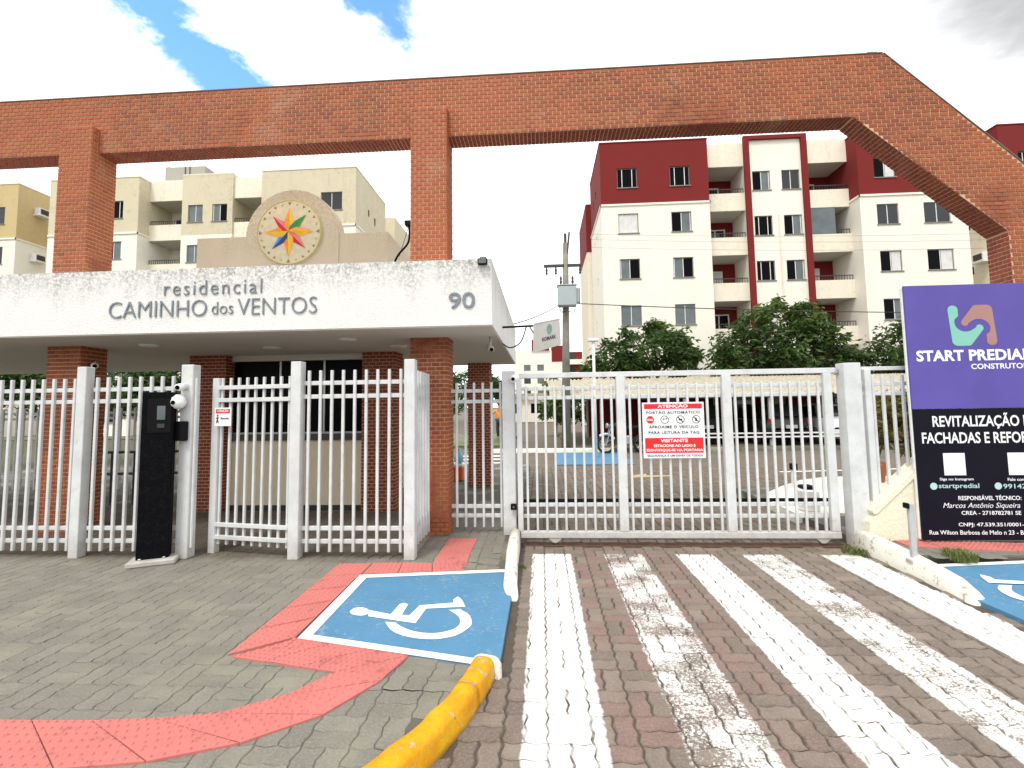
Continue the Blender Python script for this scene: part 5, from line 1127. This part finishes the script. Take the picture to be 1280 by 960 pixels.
# cars
def car(label, x, y, rz, mat, zg=0.11):
    t = thing('parked_car', label, 'car', (x, y, zg), rz)
    secs = [(-1.98, 0.34, 0.62, 0.60), (-1.92, 0.26, 0.90, 0.74), (-1.70, 0.20, 0.98, 0.82), (-1.1, 0.18, 0.96, 0.845), (0.3, 0.18, 0.93, 0.85), (1.1, 0.18, 0.88, 0.84), (1.7, 0.22, 0.78, 0.78), (1.95, 0.30, 0.66, 0.62)]
    def loft(secs, prof):
        m = MB(); rings = [[(a * w, y_, z0 + (z1 - z0) * b) for a, b in prof] for y_, z0, z1, w in secs]; n = len(prof); vs = [v for r in rings for v in r]
        fs = [(i * n + k, (i + 1) * n + k, (i + 1) * n + (k + 1) % n, i * n + (k + 1) % n) for i in range(len(secs) - 1) for k in range(n)]
        return m.add(vs, [tuple(reversed(f)) for f in fs] + [tuple(range(n)), tuple(range(len(vs) - 1, len(vs) - n - 1, -1))])
    body = [(-0.9, 0), (0.9, 0), (1.0, 0.25), (1.0, 0.62), (0.96, 0.9), (0.86, 1), (-0.86, 1), (-0.96, 0.9), (-1.0, 0.62), (-1.0, 0.25)]
    L = lambda nm, m, mt, sm=False: link(nm, m.mesh(nm, sm), mt, t)
    L('body', loft(secs, body), mat, True)
    cab = [(-1.78, 0.93, 1.00, 0.70), (-1.50, 0.93, 1.36, 0.70), (-1.1, 0.93, 1.45, 0.69), (-0.1, 0.9, 1.46, 0.69), (0.35, 0.9, 1.38, 0.70), (0.95, 0.86, 0.93, 0.74)]
    L('cabin', loft(cab, [(-1.08, 0), (1.08, 0), (1.0, 0.55), (0.90, 0.93), (0.80, 1), (-0.80, 1), (-0.90, 0.93), (-1.0, 0.55)]), mat, True)
    L('rear_window', MB().add([(-0.55, -1.79, 1.02), (0.55, -1.79, 1.02), (0.50, -1.54, 1.36), (-0.50, -1.54, 1.36)], [(0, 1, 2, 3)]), 'glass_dark')
    for s in (-1, 1):
        q = [(s * 0.775, -1.25, 0.99), (s * 0.775, 0.55, 0.96), (s * 0.715, 0.22, 1.33), (s * 0.71, -1.05, 1.37)]
        L('side_window', MB().add(q, [(0, 1, 2, 3) if s > 0 else (3, 2, 1, 0)]), 'glass_dark')
        L('tail_light', MB().bbox((s * 0.66 - 0.06, -1.955, 0.74), (s * 0.66 + 0.06, -1.80, 0.93), 0.02), 'tail_red'); L('mirror', MB().bbox((s * 0.92 - 0.08, 0.42, 0.92), (s * 0.92 + 0.08, 0.54, 1.04), 0.02), mat)
        for yy in (-1.22, 1.25):
            w = L('wheel', MB().lathe([(0.20, s * 0.845 - 0.09), (0.29, s * 0.845 - 0.085), (0.305, s * 0.845 - 0.05), (0.305, s * 0.845 + 0.0), (0.28, s * 0.845 + 0.02), (0.20, s * 0.845 + 0.02)], (0, yy, 0.305), 'x', 24), 'tyre', True)
            link('rim', MB().lathe([(0.20, s * 0.845 - 0.02), (0.19, s * 0.845 + 0.024), (0.06, s * 0.845 + 0.01), (0.03, s * 0.845 + 0.02)] if s > 0 else [(0.20, s * 0.845 + 0.02), (0.19, s * 0.845 - 0.024), (0.06, s * 0.845 - 0.01), (0.03, s * 0.845 - 0.02)], (0, yy, 0.305), 'x', 16).mesh('rim'), 'steel', w)
    L('bumper', MB().bbox((-0.72, -2.02, 0.32), (0.72, -1.86, 0.55), 0.03), 'black_plastic' if mat == 'car_black' else mat); L('number_plate', MB().bbox((-0.2, -2.03, 0.60), (0.2, -1.955, 0.72), 0.004), 'steel'); return t
car('dark parked car under the carport, left of the silver one', 8.55, 19.4, R_(4), 'car_black')
car('silver parked car with red tail light under the carport', 10.75, 19.3, R_(-3), 'car_silver')
car('dark parked car at the right end of the carport behind the board', 13.2, 19.5, R_(3), 'car_black')
car('black parked car under the carport at its left end', 5.9, 19.8, R_(2), 'car_black')
def motorbike(label, x, y, rz):
    t = thing('motorcycle', label, 'motorcycle', (x, y, 0.0), rz); L = lambda nm, m, mt, sm=False, p=None: link(nm, m.mesh(nm, sm), mt, p or t)
    for xx in (-0.64, 0.64):
        w = L('wheel', MB().tube([(xx + 0.27 * math.cos(a), 0, 0.30 + 0.27 * math.sin(a)) for a in [2 * math.pi * k / 24 for k in range(25)]], 0.045, 8, False), 'tyre', True)
        s = MB().tube([(xx + 0.225 * math.cos(a), 0, 0.30 + 0.225 * math.sin(a)) for a in [2 * math.pi * k / 24 for k in range(25)]], 0.016, 6, False)
        for k in range(8): s.tube([(xx, 0, 0.30), (xx + 0.22 * math.cos(k * math.pi / 4), 0, 0.30 + 0.22 * math.sin(k * math.pi / 4))], 0.008, 4)
        L('rim', s.tube([(xx, -0.07, 0.3), (xx, 0.07, 0.3)], 0.04, 10), 'steel', False, w)
    L('fork', MB().tube([(-0.64, -0.07, 0.3), (-0.42, -0.07, 0.98)], 0.02, 6).tube([(-0.64, 0.07, 0.3), (-0.42, 0.07, 0.98)], 0.02, 6), 'steel'); L('handlebar', MB().tube([(-0.30, -0.36, 1.04), (-0.42, -0.2, 1.02), (-0.42, 0.2, 1.02), (-0.30, 0.36, 1.04)], 0.016, 6), 'black_plastic')
    L('frame', MB().tube([(-0.42, 0, 0.85), (-0.2, 0, 0.35), (0.3, 0, 0.35), (0.64, 0, 0.3)], 0.028, 6).tube([(-0.42, 0, 0.85), (0.2, 0, 0.72), (0.75, 0, 0.80)], 0.026, 6), 'black_paint')
    L('engine', MB().bbox((-0.18, -0.13, 0.26), (0.22, 0.13, 0.58), 0.05), 'steel'); L('tank', MB().tube([(-0.38, 0, 0.86), (-0.2, 0, 0.92), (0.05, 0, 0.86)], [0.07, 0.15, 0.08], 10), 'car_black', True); L('seat', MB().tube([(0.02, 0, 0.82), (0.3, 0, 0.80), (0.75, 0, 0.88)], [0.08, 0.11, 0.07], 8), 'black_plastic', True)
    L('headlight', MB().lathe([(0.04, -0.50), (0.09, -0.56), (0.085, -0.6)], (0, 0, 0.92), 'x', 14), 'steel'); L('mudguard', MB().tube([(-0.64 + 0.34 * math.cos(a), 0, 0.3 + 0.34 * math.sin(a)) for a in [R_(30 + 12 * k) for k in range(9)]], 0.05, 6), 'car_silver'); return t
motorbike('motorcycle with spoked front wheel beside the blue painted bay', 2.75, 16.55, R_(12)); motorbike('second motorcycle partly hidden behind the white and red gate sign', 4.3, 16.6, R_(12))
# utility pole
up = thing('utility_pole', 'concrete utility pole with a grey transformer behind the gate', 'utility pole', (0.86, 17.45, 0))
part('shaft', MB().tube([(0.86, 17.45, 0), (1.0, 17.45, 7.6)], [0.17, 0.10], 14), 'pole_concrete', up, True)
part('crossarm', MB().box((0.18, 17.36, 6.70), (1.55, 17.45, 6.80)), 'rail_dark', up)
part('top_bracket', MB().box((0.94, 17.36, 7.1), (1.04, 17.42, 7.95)).tube([(1.05, 17.4, 7.2), (1.14, 17.4, 8.0)], 0.04, 6), 'rail_dark', up)
for x in (0.28, 0.62, 1.50): part('insulator', MB().lathe([(0.02, 6.42), (0.05, 6.45), (0.03, 6.52), (0.05, 6.58), (0.02, 6.70)], (x, 17.40, 0), 'z', 10), 'rail_dark', up, True)
for x in (0.78, 1.20): part('insulator', MB().lathe([(0.05, 5.92), (0.03, 6.0), (0.055, 6.06), (0.03, 6.12), (0.05, 6.18), (0.02, 6.28)], (x, 17.1, 0), 'z', 10), 'rail_dark', up, True)
tx = part('transformer', MB().bbox((0.66, 16.95, 5.17), (1.32, 17.33, 5.90), 0.03), 'transformer', up); part('cooling_fin', MB().box((1.325, 17.0, 5.3), (1.36, 17.3, 5.82)).box((1.375, 17.0, 5.3), (1.41, 17.3, 5.82)).box((1.425, 17.0, 5.3), (1.46, 17.3, 5.82)), 'transformer', tx)
part('lid', MB().bbox((0.64, 16.93, 5.901), (1.34, 17.35, 5.94), 0.01), 'transformer', tx)
part('cable_loop', MB().tube(spline([(0.72, 17.1, 5.17), (0.76, 17.1, 4.98), (0.95, 17.2, 5.0)], 4), 0.015, 5).tube(spline([(1.28, 17.1, 5.17), (1.22, 17.1, 4.96), (1.05, 17.2, 5.0)], 4), 0.015, 5), 'wire', up)
def cable(label, a, b, sag, r=0.012):
    a, b = Vector(a), Vector(b); pts = [a + (b - a) * (k / 16) - Vector((0, 0, sag * 4 * (k / 16) * (1 - k / 16))) for k in range(17)]
    o = link('overhead_cable', MB().tube(pts, r, 5).mesh('overhead_cable', True), 'wire'); tag(o, label, 'cable', 'overhead cables'); return o
cable('thick black cable from the transformer to the canopy on the left', (0.68, 17.2, 5.25), (-1.05, 9.3, 3.12), 0.12, 0.014)
cable('thick black cable crossing in front of the red and white block', (1.35, 17.2, 5.28), (24.0, 17.6, 4.55), 0.22, 0.016)
for k, (z0, z1) in enumerate(((7.95, 7.55), (7.75, 7.3), (7.45, 7.0))): cable(('highest', 'second highest', 'third highest')[k] + ' of the thin wires crossing the upper windows of the red and white block', (1.1, 17.4, z0), (24.0, 17.6, z1), 0.25, 0.004)
ld = thing('lamp_post', 'slim white lamp post with flat head right of the utility pole', 'street lamp', (1.67, 15.2, 0))
part('post', MB().tube([(1.67, 15.2, 0), (1.67, 15.2, 3.62)], 0.045, 10), 'frame_white', ld, True); part('head', MB().bbox((1.50, 15.1, 3.62), (1.84, 15.3, 3.72), 0.02), 'frame_white', ld); part('crossbar', MB().tube([(1.45, 15.2, 3.05), (1.67, 15.2, 3.05)], 0.015, 6), 'frame_white', ld)
# containers by the far brick pier
bc = thing('plastic_crate', 'orange and white plastic crate on the ground left of the far brick pier', 'crate', (-1.73, 9.95, SW)); part('box', MB().bbox((-1.85, 9.85, SW), (-1.63, 10.05, 0.38), 0.02), 'plastic_orange', bc); part('lid', MB().bbox((-1.86, 9.84, 0.381), (-1.62, 10.06, 0.45), 0.015), 'white_plastic', bc)
bb_ = tag(link('plastic_bag', MB().lathe([(0.06, 0.451), (0.10, 0.50), (0.105, 0.58), (0.07, 0.66), (0.025, 0.72), (0.045, 0.76)], (-1.73, 9.95, 0), 'z', 14).mesh('plastic_bag', True), 'plastic_blue'), 'pale blue plastic bag on top of the orange crate', 'bag')
cr2 = thing('red_crate', 'red crate on the ground close to the middle brick pillar', 'crate', (-2.05, 10.1, SW)); part('box', MB().bbox((-2.12, 10.0, SW), (-1.92, 10.2, 0.33), 0.02), 'tail_red', cr2); part('rim', MB().bbox((-2.135, 9.985, 0.331), (-1.905, 10.215, 0.36), 0.008), 'tail_red', cr2)
# person in orange
def skinned(name, pts, edges, mat, parent, root=0, sub=2):
    me = bpy.data.meshes.new(name); me.from_pydata([p[:3] for p in pts], edges, []); o = link(name, me, mat, parent)
    o.modifiers.new('skin', 'SKIN').use_smooth_shade = True
    for i, sv in enumerate(me.skin_vertices[0].data): sv.radius = (pts[i][3], pts[i][4] if len(pts[i]) > 4 else pts[i][3]); sv.use_root = i == root
    ss = o.modifiers.new('sub', 'SUBSURF'); ss.levels = sub; ss.render_levels = sub
    dg = bpy.context.evaluated_depsgraph_get(); m2 = bpy.data.meshes.new_from_object(o.evaluated_get(dg)); o.modifiers.clear(); o.data = m2; m2.materials.clear(); m2.materials.append(MATS[mat]); m2.polygons.foreach_set('use_smooth', [True] * len(m2.polygons)); return o
pe = thing('person', 'person in orange top and dark trousers walking with one arm held out', 'person', (-2.12, 24.5, 0.0), R_(165))
P = [(0, 0, 0.95, 0.16, 0.12), (0, 0, 1.15, 0.16, 0.11), (0, 0, 1.38, 0.19, 0.11), (0, 0.0, 1.50, 0.07), (0, 0.01, 1.62, 0.075, 0.09), (0, 0.01, 1.72, 0.07, 0.085),
     (0.10, 0.0, 0.90, 0.095), (0.12, 0.08, 0.50, 0.065), (0.12, -0.02, 0.09, 0.045), (0.12, 0.12, 0.045, 0.04), (-0.10, 0, 0.90, 0.095), (-0.11, -0.10, 0.50, 0.065), (-0.12, -0.22, 0.10, 0.045), (-0.12, -0.08, 0.045, 0.04),
     (0.22, 0, 1.42, 0.06), (0.42, 0.10, 1.25, 0.045), (0.58, 0.22, 1.22, 0.035), (0.66, 0.26, 1.22, 0.035, 0.02), (-0.22, 0, 1.42, 0.06), (-0.27, -0.03, 1.14, 0.045), (-0.27, 0.08, 0.90, 0.035), (-0.27, 0.10, 0.81, 0.035, 0.02)]
Ed = [(0, 1), (1, 2), (2, 3), (3, 4), (4, 5), (0, 6), (6, 7), (7, 8), (8, 9), (0, 10), (10, 11), (11, 12), (12, 13), (2, 14), (14, 15), (15, 16), (16, 17), (2, 18), (18, 19), (19, 20), (20, 21)]
skinned('body', P, Ed, 'skin', pe)
G_ = lambda idx, k: [tuple(P[i][:3]) + tuple(q * k + 0.015 for q in P[i][3:]) for i in idx]
skinned('shirt', G_([0, 1, 2, 14, 15, 18, 19], 1.12), [(0, 1), (1, 2), (2, 3), (3, 4), (2, 5), (5, 6)], 'orange_cloth', pe); skinned('trousers', G_([0, 6, 7, 8, 10, 11, 12], 1.15), [(0, 1), (1, 2), (2, 3), (0, 4), (4, 5), (5, 6)], 'navy_cloth', pe)
link('hair', MB().lathe([(0.10, 1.64), (0.105, 1.72), (0.08, 1.79), (0.03, 1.815)], (0, -0.015, 0), 'z', 16).mesh('hair', True), 'hair', pe)

# ------------------------------------------------------------------ trees and plants
def leafy(parent, lobes, n, size, mat, seed, name='crown', droop=0.5):
    """leaf faces scattered through overlapping lobes, denser near their shells; small gaps stay open"""
    r = random.Random(seed); m = MB(); tot = sum(l[3] ** 2 for l in lobes)
    for (cx, cy, cz, rad, fz) in lobes:
        k = int(n * rad ** 2 / tot); tw = []
        for _ in range(max(6, k // 22)):
            d = Vector((r.gauss(0, 1), r.gauss(0, 1), r.gauss(0, 1))).normalized(); q = rad * (0.45 + 0.62 * r.random() ** 0.55); tw.append(Vector((cx + d.x * q, cy + d.y * q, cz + d.z * q * fz)))
        for c in tw:
            s = rad * 0.17
            for _ in range(22):
                p = c + Vector((r.gauss(0, s), r.gauss(0, s), r.gauss(0, s * 0.75))); a = Vector((r.gauss(0, 1), r.gauss(0, 1), -droop + r.gauss(0, 0.5))).normalized(); b = a.cross(Vector((r.gauss(0, 1), r.gauss(0, 1), r.gauss(0, 1)))).normalized()
                L = size * r.uniform(0.7, 1.4); w = L * 0.34; mid = p + a * L * 0.5 + a.cross(b) * L * 0.06
                m.add([p, mid + b * w * 0.5, p + a * L, mid - b * w * 0.5], [(0, 1, 2), (0, 2, 3)])
    return part(name, m, mat, parent)
def tree(label, x, y, zb, lobes, n, size, mat='leaf', seed=1, tr=0.11, group='trees', accent=None):
    t = thing('tree', label, 'tree', (x, y, zb), 0, group); m = MB(); top = min(l[2] for l in lobes); r = random.Random(seed)
    zt = max(top - 0.1, zb + 1.0); m.tube([(x, y, zb), (x + 0.05, y, (zb + zt) / 2), (x + 0.02, y, zt)], [tr, tr * 0.8, tr * 0.65], 10)
    for l in lobes: m.tube([(x + 0.02, y, zt - 0.25), ((x + l[0]) / 2 + r.uniform(-.1, .1), (y + l[1]) / 2, (zt + l[2]) / 2 + 0.1), (l[0], l[1], l[2] + l[3] * 0.3)], [tr * 0.5, tr * 0.3, tr * 0.1], 6)
    part('trunk', m, 'bark', t, True); leafy(t, lobes, n, size, mat, seed)
    if accent: leafy(t, accent, n // 7, size, 'leaf_light', seed + 50, 'young_leaves', 0.1)
    return t
def lob(Y, cx, cy, r_px, fz=0.8, dy=0.0): # lobe measured in the photograph at depth Y
    return (((cx - 677) / 600 + 0.0) * Y * 1.0, Y + dy, 1.6 + (508 - cy) / 600 * Y, r_px / 600 * Y, fz)
def lobes_at(Y, lst):
    out = []
    for cx, cy, rp in lst:
        v = Vector(((cx - 640), -(cy - 463), 600)); d = _r * v.x + _u * v.y + _f * v.z; k = Y / d.y; p = EYE + d * k; out.append((p.x, Y + random.uniform(-0.6, 0.6), p.z, rp * k, 0.85))
    return out
tree('broad dark green tree with an upright crown in front of the red framed centre', 14.2, 25.6, 0, lobes_at(25.6, [(925, 440, 34), (958, 428, 34), (950, 402, 22), (1000, 428, 36), (1008, 402, 24), (1040, 445, 28), (985, 452, 38), (902, 454, 20), (968, 382, 11), (1058, 452, 18), (930, 412, 12), (1040, 420, 12)]), 6800, 0.33, 'leaf', 3, 0.16, accent=lobes_at(25.4, [(1005, 395, 20), (966, 380, 10), (950, 395, 14), (1030, 420, 16)]))
tree('rounded dark green tree in front of the left bay of the red topped block', 6.0, 25.2, 0, lobes_at(25.2, [(765, 447, 26), (800, 436, 27), (835, 433, 26), (850, 452, 22), (790, 462, 26), (742, 455, 16), (828, 414, 15), (864, 440, 12), (785, 420, 12), (812, 410, 9)]), 4600, 0.32, 'leaf', 5, 0.14, accent=lobes_at(25.0, [(825, 410, 14), (850, 430, 12)]))
tree('dark green tree partly hidden behind the purple board', 18.6, 25.4, 0, lobes_at(25.4, [(1095, 450, 28), (1115, 430, 26), (1128, 412, 18), (1140, 440, 34), (1175, 430, 36), (1160, 460, 30), (1120, 470, 26)]), 5500, 0.29, 'leaf', 8, 0.14)
tree('dark tree behind the fence at the left edge of the picture', -13.6, 14, 0, lobes_at(14, [(20, 470, 34), (55, 455, 30), (60, 478, 30), (5, 485, 36), (35, 490, 30)]), 4200, 0.20, 'leaf', 11, 0.10)
tree('dark tree seen under the canopy between the left brick pillar and the pier', -9.6, 14.5, 0, lobes_at(14.5, [(160, 470, 24), (190, 480, 26), (215, 468, 22), (235, 485, 26), (175, 495, 26), (150, 500, 24)]), 4200, 0.20, 'leaf', 12, 0.10)
tree('green tree beyond the passage right of the middle brick pillar', -2.4, 20, 0, lobes_at(20, [(578, 478, 20), (600, 490, 18), (625, 488, 16), (570, 500, 16), (612, 478, 14)]), 2600, 0.22, 'leaf', 13, 0.10)
tree('green tree just left of the utility pole beyond the parking bays', 0.7, 26, 0, lobes_at(26, [(688, 512, 14), (700, 500, 16), (722, 505, 16), (735, 515, 12), (712, 520, 14), (690, 480, 10)]), 2600, 0.26, 'leaf_light', 14, 0.10)
bs = thing('bush', 'dry yellow and brown bush behind the fence left of the purple board', 'bush', (6.1, 9.6, 0.1)); leafy(bs, lobes_at(9.4, [(1105, 535, 24), (1120, 515, 22), (1130, 555, 24), (1095, 510, 14), (1140, 530, 22)]), 2600, 0.17, 'leaf_dry', 15, 'foliage', -0.4)
part('stem', MB().tube([(6.1, 9.4, 0.1), (6.05, 9.4, 0.7)], [0.04, 0.03], 7).tube([(6.1, 9.4, 0.3), (6.35, 9.4, 0.9)], [0.03, 0.015], 6), 'bark', bs); part('pot', MB().lathe([(0.16, 0.1), (0.22, 0.42), (0.25, 0.44), (0.25, 0.48), (0.20, 0.47)], (6.1, 9.4, 0), 'z', 18), 'terracotta', bs, True)
def tuft(label, x, y, z, rad, n, hgt, seed):
    r = random.Random(seed); m = MB()
    for _ in range(n):
        a = r.uniform(0, 6.28); q = rad * math.sqrt(r.random()); bx_, by_ = x + q * math.cos(a), y + q * math.sin(a); h = hgt * r.uniform(0.4, 1.0); b = r.uniform(0, 6.28); l = h * r.uniform(0.3, 1.0); w = 0.004
        px, py = -math.sin(b) * w, math.cos(b) * w; ex, ey = math.cos(b) * l, math.sin(b) * l
        m.add([(bx_ - px, by_ - py, z), (bx_ + px, by_ + py, z), (bx_ + ex * 0.4 + px, by_ + ey * 0.4 + py, z + h * 0.75), (bx_ + ex * 0.4 - px, by_ + ey * 0.4 - py, z + h * 0.75), (bx_ + ex, by_ + ey, z + h)], [(0, 1, 2, 3), (3, 2, 4)])
    o = link('grass_tuft', m.mesh('grass_tuft'), 'grass'); tag(o, label, 'grass', 'grass tufts')
tuft('green grass tuft growing at the edge of the right blue ramp', 3.98, 4.98, 0.08, 0.13, 260, 0.11, 1)
tuft('short grass growing along the right white kerb near the gate post', 3.30, 5.45, 0.0, 0.13, 200, 0.06, 2)
tuft('small grass tuft at the foot of the right gate post', 3.62, 5.47, 0.08, 0.07, 90, 0.06, 3)
tuft('small weeds at the foot of the left white kerb', -0.25, 4.9, 0.0, 0.08, 50, 0.04, 4)
